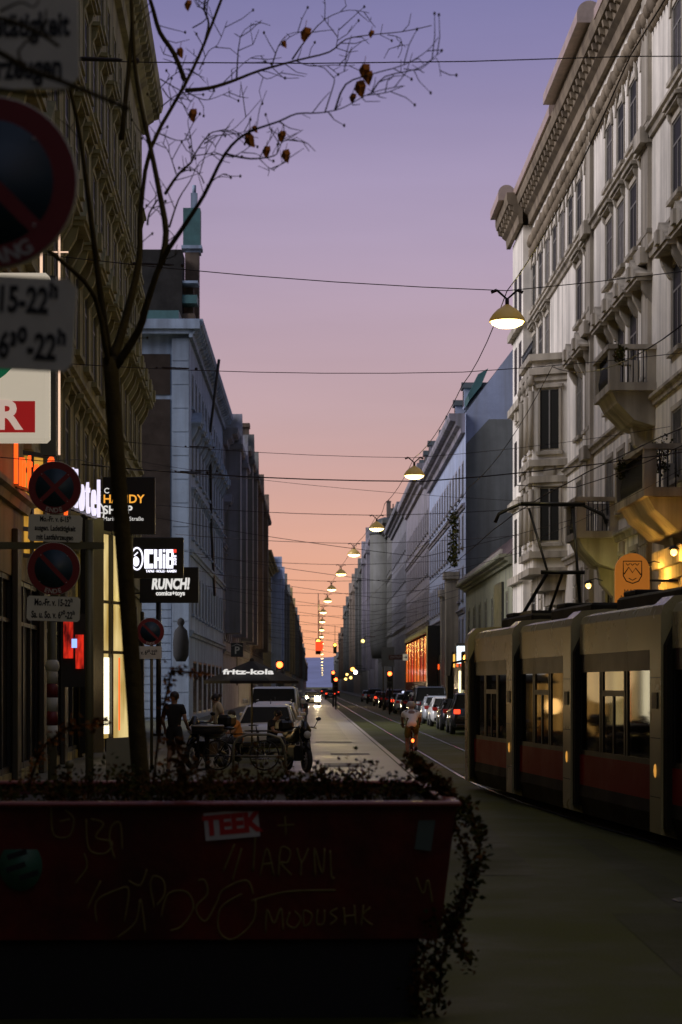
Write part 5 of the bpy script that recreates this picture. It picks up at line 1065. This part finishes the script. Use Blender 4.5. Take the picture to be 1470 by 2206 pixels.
person('man in a warm-lit light shirt seated under the parasol, bent forward', G(512,50), R(-75), SIT, 'orange', 'dark', 'dark', org, den, True, 'long')
person('dark figure seated under the parasol with its back to the road', G(588,51), R(60), SIT, 'black', 'dark', 'dark', blk, den, True, 'long')
j = dict(ST); person('distant person in a white top walking on the right pavement past the parked cars', G(892,122), R(10), j, 'white', 'dark', 'brown', wht, den, True, 'long')
# stools and table
def stool(loc, label):
    t = thing('stool', label, 'stool', loc, 0, 'stools under the parasol'); b = MD(M_darkframe); b.lathe([(.18,.42),(.19,.44),(.18,.47)], seg=16); b.build('seat', t)
    for k in range(4): a = PI/4+k*PI/2; b = MD(M_darkframe); b.tube([(.12*math.cos(a),.12*math.sin(a),.42),(.19*math.cos(a),.19*math.sin(a),0)], .014, seg=6); b.build('leg', t)
stool(G(509,50), 'dark stool under the man in the light shirt'); stool(G(590,51), 'dark stool under the dark seated figure')
t = thing('bistro_table', 'small round dark table beside the parasol pole', 'table', G(556,50.4)); b = MD(M_darkframe); b.lathe([(.34,.71),(.35,.73),(.34,.745)], seg=24); b.build('tabletop', t); b = MD(M_darkframe); b.tube([(0,0,0),(0,0,.71)], .03); b.lathe([(.22,0),(.2,.02),(.03,.05)], seg=16); b.build('pedestal', t)
lamp_light('table_light', tuple(G(520,48.5,1.5)), 5, (1,.55,.18), .2)
lamp_light('rear_lamp_light', (P(887,1478,52).x+.25, 50.9, .75), 5, (1,.22,.03), .1)
# ---------------- two-wheelers
def wheel(parent, x, r, w, rim=True):
    b = MD(M_tyre); seg = 28
    b.tube([(x+(r-w/2)*math.cos(2*PI*k/seg), 0, r+(r-w/2)*math.sin(2*PI*k/seg)) for k in range(seg+1)], w/2, seg=7, cap=False); o = b.build('wheel', parent)
    b = MD(M_rim)
    for k in range(12): a = 2*PI*k/12; b.tube([(x,0,r),(x+(r-w)*math.cos(a),0,r+(r-w)*math.sin(a))], .004 if w < .06 else .012, seg=4)
    b.tube([(x,-.05,r),(x,.05,r)], .03, seg=8); b.build('spokes', o); return o
def bicycle(loc, rz, label, m, group=None, lamp=False):
    t = thing('bicycle', label, 'bicycle', loc, rz, group); wheel(t, -.52, .34, .035); wheel(t, .52, .34, .035)
    b = MD(m); A=(-.52,0,.34); Bb=(-.08,0,.28); Se=(-.22,0,.80); Hd=(.36,0,.82); Hb=(.40,0,.66); Fr=(.52,0,.34)
    for p, q in ((A,Bb),(Bb,Se),(Se,Hd),(Hb,Bb),(A,Se),(Hd,Hb)): b.tube([p,q], .016, seg=6)
    for s in (-1,1): b.tube([Hb,(.46,s*.05,.5),(.52,s*.05,.34)], .012, seg=6); b.tube([(-.52,s*.06,.34),(-.3,s*.03,.31),Bb], .010, seg=6)
    b.build('frame', t); b = MD(M_black); b.tube([(-.22,0,.78),(-.25,0,.90)], .014, seg=6); b.ball((-.27,0,.93), (.14,.07,.035), seg=10); b.build('saddle', t)
    b = MD(M_black); b.tube([Hd,(.33,0,.98)], .014, seg=6); b.tube([(.22,-.28,1.0),(.34,-.2,1.0),(.34,.2,1.0),(.22,.28,1.0)], .013, seg=6); b.build('handlebar', t)
    b = MD(M_steel); b.lathe([(.09,-.01),(.09,.01)], seg=16, o=(-.08,.04,.28), axis='y'); b.tube([(-.08,.06,.28),(-.08,.1,.12)], .01, seg=5); b.tube([(-.08,-.06,.28),(-.08,-.1,.44)], .01, seg=5); b.build('crank', t)
    b = MD(M_steel); b.tube([(-.85,0,.52),(-.75,0,.72),(-.30,0,.74)], .01, seg=5); b.tube([(-.52,.05,.34),(-.6,.05,.72)], .008, seg=5); b.build('rack', t)
    if lamp: b = MD(glow('bike_lamp_red', (1,.12,.02), 6)); b.ball((-.86,0,.60), (.03,.04,.05), seg=8); b.build('rear_lamp', t)
    return t
def motorcycle(loc, rz, label, m, group):
    t = thing('motorcycle', label, 'motorcycle', loc, rz, group); wheel(t, -.68, .31, .13); wheel(t, .70, .31, .12)
    b = MD(m); b.tube([(-.75,0,.78),(-.4,0,.78),(-.05,0,.80),(.3,0,.92),(.52,0,.86)], [.06,.13,.15,.17,.08], seg=10); b.tube([(.5,0,.75),(.62,0,1.0),(.58,0,1.18)], [.12,.14,.05], seg=10); b.tube([(.45,0,.66),(.70,0,.68),(.92,0,.55)], [.03,.09,.03], seg=8); b.build('bodywork', t)
    b = MD(M_black); b.tube([(-.85,0,.86),(-.55,0,.85),(-.1,0,.86)], [.07,.12,.10], seg=10); b.build('seat', t)
    b = MD(M_darkframe); b.box(-.25,.28,-.16,.16,.26,.62,b=.05); b.tube([(-.68,-.1,.31),(-.2,-.1,.42)], .035, seg=6); b.tube([(-.68,.1,.31),(-.2,.1,.42)], .035, seg=6)
    for s in (-1,1): b.tube([(.70,s*.1,.31),(.52,s*.1,.98)], .03, seg=6)
    b.build('engine', t); b = MD(M_steel); b.tube([(.1,-.17,.35),(-.3,-.19,.26),(-.95,-.2,.36)], [.03,.04,.055], seg=8); b.build('exhaust', t)
    b = MD(M_black); b.tube([(.32,-.36,1.02),(.46,-.2,1.05),(.5,0,1.04),(.46,.2,1.05),(.32,.36,1.02)], .018, seg=6)
    for s in (-1,1): b.tube([(.42,s*.28,1.04),(.44,s*.36,1.2)], .008, seg=5); b.ball((.44,s*.38,1.24), (.02,.07,.045), seg=8)
    b.build('handlebar', t); b = MD(M_head); b.ball((.76,0,.88), (.06,.09,.09), seg=12); b.build('headlight', t)
    b = MD(M_black); b.box(-1.1,-.72,-.19,.19,.92,1.2,b=.07); b.build('top_case', t)
    b = MD(M_steel); b.tube([(0,-.1,.3),(-.05,-.3,.0)], .015, seg=5); b.build('side_stand', t); return t
GM = 'motorcycles parked at the corner'
motorcycle(G(447,45,.14), R(-115), 'black motorcycle standing beside the woman in the cream top', M_cb, GM)
motorcycle(G(640,46.5,.0), R(-70), 'black motorcycle at the road edge, rightmost of the parked ones', M_cb, GM)
bicycle(G(520,43.8,.14), R(-8), 'dark bicycle locked beside the bicycle stand', M_cb)
t = thing('bicycle_stand', 'pale arched tube bicycle stand in front of the motorcycles', 'bicycle stand', G(560,41.5)); b = MD(mat('stand_galvanised', (.20,.19,.14), .45, .3)); 
b.tube([(-.55,0,0),(-.55,0,.62),(-.45,0,.78),(-.25,0,.85),(.2,0,.85),(.42,0,.78),(.52,0,.6),(.55,0,0)], .028, seg=8); b.tube([(-.55,0,.4),(.54,0,.4)], .018, seg=6); b.build('tube_frame', t)
# rounded bin/box beside
t = thing('pale_round_table', 'pale oval table top catching light left of the woman', 'table', G(447,44)); b = MD(mat('pale_laminate', (.35,.33,.28), .35)); b.lathe([(.36,.96),(.38,.98),(.36,1.0)], seg=24); b.build('tabletop', t); b = MD(M_dark); b.lathe([(.33,.80),(.36,.955)], seg=24); b.tube([(0,0,0),(0,0,.8)], .05); b.lathe([(.25,0),(.22,.03),(.05,.06)], seg=16); b.build('pedestal', t)
# A-board
t = thing('pavement_board', 'small pale pavement board beside the tree trunk', 'sign board', G(264,33)); b = MD(mat('board_cream', (.22,.20,.12), .6)); b.prism_x([(-.22,.02),(-.19,.02),(-.0,1.0),(-.03,1.0)], -.26,.26); b.build('board', t); b = MD(M_darkframe); b.prism_x([(.22,.02),(.19,.02),(.0,1.0),(.03,1.0)], -.24,.24); b.build('back_board', t)
# cyclist
bicycle(Vector((P(887,1478,52).x, 52, 0)), R(90), 'bicycle ridden away along the rails, red rear lamp lit', M_cr, None, True)
j = dict(pelvis=(0,.20,1.0), chest=(0,-.08,1.25), neck=(0,-.22,1.38), head=(.0,-.34,1.45), shL=(-.19,-.15,1.31), elL=(-.24,-.28,1.12), haL=(-.22,-.36,1.02), shR=(.19,-.15,1.31), elR=(.24,-.28,1.12), haR=(.22,-.36,1.02),
         hpL=(-.09,.18,.96), knL=(-.12,-.14,.72), anL=(-.11,.10,.40), toL=(-.11,-.04,.34), hpR=(.09,.18,.96), knR=(.12,.0,.55), anR=(.11,.14,.16), toR=(.11,.0,.12))
person('cyclist in a white shirt and olive shorts riding away between the rails', Vector((P(887,1478,52).x, 52, 0)), R(180), j, 'white', 'olive', 'grey', wht, grn, True, 'short', helmet=mat('helmet_grey', (.4,.4,.38), .4))
# ================================================================ planter with its plants and tree
PD = 11.8; uP = PD/F
M_plant = mat('planter_dark_red_paint', (.11,.008,.006), .5, var=.6, scale=2.6, bump=.5, bscale=7, grime=(.012,.008,.005))
t = thing('planter', 'big dark red metal planter covered in scratched graffiti and stickers, in the left foreground', 'planter', (P(-60,1478,PD).x, PD, 0), R(1.6))
Wp = (985+60)*uP; zt_ = 1.28; zb_ = .48
b = MD(M_plant)
b.poly([(-.3,0,zt_),(Wp,0,zt_),(Wp-.09,.10,zb_),(-.3,.10,zb_),(-.3,2.6,zt_),(Wp,2.6,zt_),(Wp-.09,2.5,zb_),(-.3,2.5,zb_)], [(0,1,2,3),(1,5,6,2),(5,4,7,6),(4,0,3,7),(3,2,6,7)])
pb = b.build('trough', t)
b = MD(mat('planter_rim_highlight', (.17,.03,.022), .3, var=.3, scale=3)); b.box(-.3, Wp+.03, -.05, .05, zt_+.001, zt_+.035, b=.012); b.box(-.3, Wp+.03, 2.55, 2.65, zt_+.001, zt_+.035, b=.012); b.box(Wp-.06, Wp+.03, .051, 2.549, zt_+.001, zt_+.035, b=.012); b.build('rim', t)  # the pinkish highlight along the rim is put into this paler red
b = MD(M_dark); b.box(-.3, Wp-.22, .14, 2.4, .0, zb_-.001); b.build('base', t)
b = MD(mat('soil', (.02,.015,.01), .95, bump=.8)); b.box(-.28, Wp-.05, .08, 2.5, zt_-.10, zt_-.06); b.build('soil', t)
def fp(px, py): # point on the leaning front face, in planter space
    x = (px+60)*uP; z = EYE+(1478-py)*uP; return (x, (zt_-z)/(zt_-zb_)*.10-.004, z)
M_chalk = mat('scratched_paint', (.22,.18,.05), .8, var=.3, scale=8)
strokes = [[(110,1738),(112,1790),(125,1805),(150,1800),(158,1765),(140,1745)],[(128,1770),(150,1765)],[(185,1765),(190,1830),(225,1840),(240,1815),(205,1805),(222,1775),(195,1765)],[(245,1850),(235,1810),(240,1780),(258,1775),(262,1830)],
 [(160,1905),(185,1870),(180,1840)],[(185,1960),(215,1900)],[(205,1990),(205,1945),(250,1920),(275,1920),(265,1990)],[(250,2025),(290,1990),(300,1940),(310,2015)],[(275,1900),(300,1910),(315,1875)],[(330,1960),(322,1910),(330,1890),(350,1900),(352,1930),(335,1955)],[(345,1980),(360,1930),(400,1925),(415,1960),(390,2000),(365,2010)],
 [(425,1900),(440,1900),(445,1930),(420,1960),(440,1990),(465,1950),(480,1920),(530,1900),(545,1930)],[(520,1930),(475,1960),(470,2010),(500,2030),(545,1990),(550,1940)],
 [(480,1880),(505,1820)],[(500,1900),(520,1830)],[(545,1880),(550,1800)],[(560,1890),(575,1830),(590,1890)],[(565,1865),(588,1862)],[(600,1890),(605,1830),(625,1835),(620,1860),(605,1862),(628,1888)],[(640,1830),(650,1860),(665,1830)],[(650,1860),(648,1890)],[(680,1890),(678,1830),(695,1885),(700,1830)],[(712,1835),(715,1890),(722,1895)],
 [(614,1760),(616,1800)],[(598,1780),(634,1778)],[(540,1945),(620,1925),(725,1922)],[(572,2015),(575,1965),(590,1995),(605,1962),(610,2010)],[(625,1970),(618,1995),(635,2005),(648,1985),(635,1968)],[(655,2000),(655,1968),(672,1975),(668,1995),(655,2002)],[(685,1965),(683,1995),(698,1995),(700,1965)],[(728,1962),(712,1972),(726,1985),(712,1998)],[(742,1960),(745,2000)],[(765,1955),(768,2000)],[(742,1980),(766,1978)],[(785,1955),(780,2000)],[(800,1960),(783,1980),(805,2000)],[(900,1895),(915,1930),(925,1900),(935,1950)]]
def curve(ps, n=5):
    o = []; q = [ps[0]]+ps+[ps[-1]]
    for i in range(1, len(q)-2):
        for k in range(n):
            s_ = k/n; o.append(tuple(.5*((2*q[i][d])+(-q[i-1][d]+q[i+1][d])*s_+(2*q[i-1][d]-5*q[i][d]+4*q[i+1][d]-q[i+2][d])*s_*s_+(-q[i-1][d]+3*q[i][d]-3*q[i+1][d]+q[i+2][d])*s_**3) for d in (0,1)))
    return o+[ps[-1]]
b = MD(M_chalk)
for s_ in strokes: b.tube([fp(*p) for p in curve(s_)], .0055, seg=4)
b.build('graffiti', pb)
def sticker(name, label, cx, cy, w, h, rot, m, parent):
    M2 = T(*fp(cx, cy)) @ RY(R(rot)); k = MD(m)
    k.box(-w/2, w/2, -.006, -.002, -h/2, h/2, mtx=M2); o = k.build(name, parent); return o, M2
o, M2 = sticker('sticker', '', 499, 1778, .325, .165, -5, mat('sticker_white', (.5,.48,.45), .5), pb); textmesh('TEEK', .155, mat('sticker_red', (.45,.015,.015), .5), 'lettering', o, M2 @ T(0,-.008,0), .001, bold=.008, sx=.95)
o, M2 = sticker('sticker', '', 918, 1798, .10, .20, 8, mat('sticker_bluegreen', (.07,.10,.085), .5), pb)
k = MD(mat('sticker_green', (.03,.12,.075), .5)); M2 = T(*fp(43,1866)); k.lathe([(.128,-.008),(.128,-.003)], seg=32, axis='y', mtx=M2 @ Matrix.Diagonal((1,1,1.18,1))); o = k.build('round_sticker', pb)
k = MD(M_dark)
for dz, dx in ((.07,-.0),(.0,-.03),(-.07,.03)): k.box(-.06+dx, .06+dx, -.0105, -.009, dz-.016, dz+.016, mtx=M2 @ RY(R(-18)))
k.build('sticker_print', o)
# foliage -----------------------------------------------------------
M_lf = [mat('leaf_dark_green', (.020,.026,.005), .95, var=.4, scale=9, spec=.08), mat('leaf_olive', (.05,.045,.008), .95, var=.4, scale=9, spec=.08), mat('leaf_brown', (.07,.030,.008), .95, var=.4, scale=9, spec=.08), mat('leaf_russet', (.26,.09,.02), .9, var=.3, scale=9, spec=.1)]
def leaf(b, p, s, m):
    d = Vector((random.gauss(0,1), random.gauss(0,1), random.gauss(0,.8))).normalized(); a = d.orthogonal().normalized(); a.rotate(Matrix.Rotation(random.uniform(0,6.28), 3, d)); c = d.cross(a)
    w = s*.32; up = c*.12*s; p = Vector(p)
    b.poly([p, p+d*s*.4+a*w+up, p+d*s, p+d*s*.4-a*w+up], [(0,1,2),(0,2,3)], m)
def shrub(name, label, cx, cy, y0, w, h, n, mats_, ls=.05, stems=9, cat='plant', group='plants in the planter'):
    base = Vector((cx, y0, zt_-.06)); t_ = thing(name, label, cat, base, 0, group)
    s = MD(M_lf[2]); f = MD(mats_[0])
    for k in range(stems):
        a = random.uniform(0, 6.28); r = random.uniform(.2, 1); top = Vector((math.cos(a)*w*r, math.sin(a)*.35*r, h*random.uniform(.5,1.05)*(1.15-.5*r)))
        q = [Vector((math.cos(a)*.04, math.sin(a)*.04, 0)), top*.45+Vector((0,0,h*.15)), top]; s.tube(q, [.006,.004,.002], seg=4)
        for i in range(n//stems):
            tt = random.uniform(.15, 1.05); p = q[0].lerp(q[1], tt*2) if tt < .5 else q[1].lerp(q[2], tt*2-1)
            leaf(f, p+Vector([random.gauss(0,.035) for _ in range(3)]), ls*random.uniform(.6,1.3), random.choice(mats_))
    s.build('stem', t_); f.build('foliage', t_); return t_
random.seed(21)
XP = lambda px, Y=13.6: (px-735)/F*Y
spots = [(20,.30,.16,(0,1),'low dark plant at the left end of the planter'),(110,.30,.22,(0,1),'leafy green plant near the left of the planter, below the striped post'),(190,.32,.30,(0,1,2),'bushy plant left of the tree trunk'),(262,.28,.26,(0,1),'dense green plant hugging the left of the trunk'),(345,.30,.24,(0,1),'green plant just right of the trunk'),(420,.28,.26,(1,2),'olive plant below the standing man'),(490,.26,.34,(2,1),'tall brownish plant in front of the motorcycles'),(560,.28,.36,(1,2),'olive-brown plant in front of the bicycle stand'),(640,.28,.24,(0,1),'plant at the middle right of the rim'),(720,.30,.27,(0,),'dark rounded clump on the right part of the rim'),(790,.30,.29,(0,),'highest dark rounded clump near the right end'),(850,.24,.20,(0,1),'low dark clump right of the rounded ones')]
for px, w, h, ms, lab in spots: shrub('planter_shrub', lab, XP(px,12.4), 0, 12.4+random.uniform(-.25,.35), w*1.1, h*.95+.05, 400, [M_lf[i] for i in ms]+[M_lf[2]], .036, 11)
def vine(name, label, pts, mats_, n, spread, ls, cat='plant', r=.008):
    base = Vector(pts[0]); t_ = thing(name, label, cat, base, 0); q = [Vector(p)-base for p in pts]
    s = MD(M_lf[2]); f = MD(mats_[0]); s.tube(q, r, seg=5)
    for i in range(n):
        k = random.randrange(len(q)-1); p = q[k].lerp(q[k+1], random.random()); leaf(f, p+Vector([random.gauss(0,spread) for _ in range(3)]), ls*random.uniform(.6,1.4), random.choice(mats_))
    s.build('stem', t_); f.build('foliage', t_)
Q = lambda px, py, Y=12.0: tuple(P(px, py, Y))
vine('brown_plume', 'brown feathery plume rising at the right end of the planter', [Q(985,1745,12.3),Q(960,1700,12.4),Q(928,1680,12.4),Q(905,1650,12.5),Q(885,1638,12.5)], [M_lf[2], M_lf[2], M_lf[1]], 620, .028, .04)
vine('trailing_vine', 'dark vine arching out over the right end of the planter and hanging to the ground', [Q(965,1740,12.2),Q(1005,1745,12.1),Q(1030,1790,12.0),Q(1035,1850,11.9),Q(1015,1910),Q(990,1960),Q(965,2010),Q(950,2080),Q(945,2170)], [M_lf[0], M_lf[2], M_lf[1]], 620, .028, .045)
vine('trailing_vine', 'inner strand of vine close to the planter end face', [Q(955,1750,12.1),Q(985,1790,12.0),Q(1010,1850),Q(1000,1920),Q(975,1985),Q(1000,2050),Q(1015,2080)], [M_lf[2], M_lf[1]], 330, .025, .04)
vine('trailing_vine', 'lowest strand of vine hanging at the planter foot', [Q(940,1960),Q(925,2020),Q(905,2080),Q(900,2150),Q(915,2215)], [M_lf[0], M_lf[2]], 380, .045, .045)
vine('dry_flower_stalk', 'blurred dry orange-brown stalk across the left shopfronts', [Q(60,1700,11.6),Q(90,1610,11.4),Q(150,1565,11.3),Q(235,1560,11.2)], [M_lf[3], M_lf[2]], 150, .02, .04)
vine('dry_flower_stalk', 'dry brown stalk leaning right in front of the standing man', [Q(330,1690,11.8),Q(345,1560,11.7),Q(370,1445,11.6),Q(450,1452,11.5)], [M_lf[3], M_lf[2]], 110, .014, .035)
vine('dry_flower_stalk', 'short dry brown stalk below the standing man', [Q(400,1700,11.8),Q(395,1640,11.7),Q(372,1595,11.6)], [M_lf[2]], 120, .03, .045)
for px, py, Y, w, h, lab, cat in ((982,1160,143.5,1.1,3.9,'dark climbing plant hanging on the blue-white house facade','plant'),(1422,985,56.3,.55,.9,'small leafy bush on the long stone balcony','plant'),(1335,765,62.8,.35,.4,'thin balcony plant on the upper stone balcony','plant'),(1340,1010,58.5,.25,.3,'trailing plant at the corner of the long stone balcony','plant')):
    c0 = P(px, py, Y); tt_ = thing('climbing_plant' if h > 2 else 'balcony_plant', lab, cat, c0-Vector((0,0,h*.5))); f = MD(M_lf[0]); s = MD(M_lf[2]); ls_ = .28 if h > 2 else .10
    for k in range(700 if h > 2 else 260):
        zz = random.random(); leaf(f, (random.gauss(0,.3)*w*.6, random.gauss(0,1)*w*(1.6 if h > 2 else 1), zz*h+random.gauss(0,.1)), ls_*random.uniform(.6,1.3), random.choice(M_lf[:2]))
    for k in range(5): s.tube([(0,0,0),(random.gauss(0,.1),random.gauss(0,.3)*w,h*.5),(random.gauss(0,.1),random.gauss(0,.6)*w,h)], .012, seg=4)
    f.build('foliage', tt_); s.build('stem', tt_)
# tree ---------------------------------------------------------------
M_bark = mat('bark', (.05,.038,.016), .95, var=.4, scale=6, bump=.6, bscale=20, spec=.1)
def px3(pts, Y0, dY=0): return [P(x, y, Y0+dY*i/(max(1, len(pts)-1))) for i, (x, y) in enumerate(pts)]
tb = MD(M_bark); tw = MD(M_bark); lv = MD(M_lf[3]); t = thing('street_tree', 'slender nearly bare street tree growing from the planter, its twigs against the sky', 'tree', (P(300,1478,13.7).x, 13.7, 1.15))
off = Vector(t.location)
def limb(mb, pts, r0, r1, Y0=13.7, dY=0, sm=3):
    q = curve(pts, sm) if len(pts) > 2 else pts; q3 = [p-off for p in px3(q, Y0, dY)]; n = len(q3); mb.tube(q3, [r1+(r0-r1)*(1-i/(n-1))**2.1 for i in range(n)], seg=8); return q3
limb(tb, [(312,1740),(305,1690),(290,1500),(268,1200),(250,950),(238,770)], .068, .054); tb.build('trunk', t)
B = []
B += [limb(tw, [(238,780),(215,620),(190,420),(165,250),(130,120),(92,-40)], .028, .012, 13.7, -.8)]
B += [limb(tw, [(240,785),(270,690),(300,560),(303,460),(325,320),(400,180),(440,95),(492,-40)], .036, .010, 13.7, .8)]
B += [limb(tw, [(250,790),(300,710),(318,650),(350,560),(395,490),(440,420),(485,332),(530,288),(600,262),(640,245),(690,243),(740,232),(800,200),(868,185)], .031, .003, 13.7, -.9)]
B += [limb(tw, [(262,300),(285,60),(278,-40)], .02, .012, 13.9, .3)]
B += [limb(tw, [(349,565),(358,500),(345,420),(325,320),(305,230),(290,130),(282,-30)], .026, .014, 13.5, .6)]
B += [limb(tw, [(235,800),(205,640),(130,560),(95,535)], .022, .014, 13.7, -.7)]
tn = [([(400,195),(450,190),(500,175),(560,152),(640,130),(710,112),(745,85),(800,75),(868,68),(930,55)],.020,.003,14.2,.4),([(630,128),(660,85),(700,42),(750,22),(796,28)],.008,.002,14.4,.1),([(510,172),(518,80),(548,50)],.008,.002,14.3,.1),([(518,80),(505,72)],.004,.002,14.4,0),([(585,146),(600,100),(620,75),(650,68)],.007,.002,14.3,.1),
 ([(640,132),(670,142),(720,140),(745,142),(765,140)],.006,.002,14.4,.1),([(480,180),(500,160),(540,125),(570,120)],.005,.002,14.3,0),([(555,155),(575,170),(600,160),(610,152)],.005,.002,14.3,0),([(725,100),(728,80),(730,60)],.004,.002,14.4,0),([(835,75),(862,82),(866,105),(858,125)],.004,.002,14.5,0),
 ([(722,238),(745,182),(800,160),(870,140),(920,110),(945,80)],.009,.002,13.0,-.2),([(800,202),(830,165),(900,148),(942,118),(955,108)],.007,.002,12.9,-.1),([(870,148),(905,150),(940,125),(950,165)],.004,.002,12.8,0),([(700,243),(720,180),(722,165),(750,150)],.006,.002,13.1,0),([(790,205),(830,200),(858,190),(872,185)],.005,.002,12.9,0),
 ([(488,332),(540,342),(590,336),(602,320),(612,300),(645,285)],.010,.002,13.2,.1),([(560,343),(578,360),(592,368)],.004,.002,13.2,0),([(605,305),(630,300),(640,295)],.004,.002,13.2,0),([(580,275),(600,290),(612,285)],.005,.002,13.1,0),([(500,340),(530,322),(545,310)],.005,.002,13.2,0),
 ([(356,418),(385,375),(412,350),(420,332),(450,290),(475,282),(500,280),(530,252),(562,215)],.014,.002,13.9,.3),([(415,345),(412,300),(405,260),(415,240)],.006,.002,14.0,0),([(345,288),(380,302),(405,300),(410,290)],.006,.002,14.0,0),([(380,375),(365,330),(348,305)],.006,.002,14.0,0),([(440,310),(470,292),(510,288),(555,275)],.006,.002,14.0,0),([(420,335),(455,330),(465,320),(460,310)],.005,.002,14.0,0),
 ([(318,485),(322,460),(340,430)],.009,.005,14,0),([(365,490),(385,430),(410,390),(430,350),(460,330)],.009,.002,13.9,0),([(440,395),(430,375),(405,355),(400,340)],.006,.002,13.9,0),([(445,400),(480,375),(495,380)],.006,.002,13.9,0),([(318,-20),(330,20),(345,70),(375,115),(398,172)],.014,.016,14.25,0),([(440,95),(450,50),(440,20),(445,-10)],.010,.006,14.3,0),([(400,180),(382,140),(378,120)],.006,.003,14.2,0),([(345,170),(380,190),(398,200)],.006,.003,14.2,0),([(350,190),(370,215),(395,208)],.006,.003,14.2,0),
 ([(345,190),(370,165),(395,150),(410,148)],.005,.002,14.2,0),([(348,230),(380,205),(400,200)],.006,.003,14.2,0),([(405,200),(440,215),(470,208),(500,195)],.006,.002,14.2,0),([(415,60),(445,40),(440,10),(415,-5)],.006,.003,14.2,0),([(430,150),(450,110),(470,95),(490,45)],.005,.002,14.2,0)]
for p_, r0, r1, Y0, dY in tn: B.append(limb(tw, p_, r0*.85, r1*1.1, Y0, dY))
random.seed(8)
for q in B:       # fine twigs and buds
    n = len(q)
    for i in range(2, n-1):
        if q is B[0] and i < 8: continue
        if random.random() < .42:
            d = (q[i]-q[i-1]).normalized(); s_ = random.choice((-1,1)); a = Vector((-d.z*s_, random.uniform(-.4,.4), d.x*s_)); e = q[i]+(d*.5+a*.6+Vector((0,0,.15)))*random.uniform(.07,.30); m_ = q[i].lerp(e, .5)+Vector((random.gauss(0,.015), 0, random.gauss(0,.015)))
            tw.tube([q[i], m_, e], [.0035,.003,.002], seg=4)
            if random.random() < .3: tw.ball(tuple(e), (.009,.009,.013), seg=6)
            if random.random() < .4: e2 = m_+Vector((random.uniform(-.08,.08),0,random.uniform(-.02,.10))); tw.tube([m_, e2], [.0025,.0018], seg=4)
tw.build('branches', t)
for i, (px, py, s_) in enumerate([(658,72,1.1),(612,95,.6),(785,152,1.1),(793,166,1.0),(776,190,1.2),(760,210,.7),(538,302,1.1),(574,326,.9),(607,293,.9),(616,335,1.0),(415,247,1.0),(388,113,.8),(405,10,.8),(800,72,.6),(549,278,.6)]):
    k = MD(M_lf[3]); c = P(px, py, 13.0 if px > 700 and py > 140 else 13.9)-off; w = .034*s_; h = .078*s_; a = random.uniform(-.5,.5)
    pts = [(-w*.5,0,h*.5),(w*.7,.012,h*.62),(w,-.014,.1*h),(w*.4,.01,-h*.7),(-w*.3,-.012,-h*.55),(-w,.014,0)]; k.poly([(0,-.02,0)]+pts, [(0,1,2),(0,2,3),(0,3,4),(0,4,5),(0,5,6),(0,6,1)], mtx=T(*c) @ RY(a)); k.tube([c+Vector((0,0,h*.5)), c+Vector((.01,0,h*1.1))], .002, seg=4); k.build('dry_leaf', t)
# second tree, its trunk outside the picture: only its limbs reach in front of the near sign
t2 = thing('street_tree', 'dim limbs of a second tree reaching across the near sign plates', 'tree', (-2.0, 6.3, 0)); off = Vector(t2.location); b = MD(M_bark)
b.tube([Vector((0,0,0)), Vector((.02,0,1.6)), Vector((.12,0,3.2)), Vector((.3,.05,4.8))], [.07,.06,.05,.03], seg=10); b.build('trunk', t2); b = MD(M_bark)
for p_, r0 in (([(-500,300),(-100,100),(60,150),(145,180),(280,235)],.016),([(-450,100),(-60,40),(60,60),(128,100)],.012),([(-400,220),(-60,190),(80,205),(140,195)],.01),([(60,150),(40,110),(90,60),(100,20)],.006),([(0,25),(45,5),(75,15),(90,-20)],.005)):
    limb(b, p_, r0, r0*.5, 6.4, 0)
b.build('branches', t2)
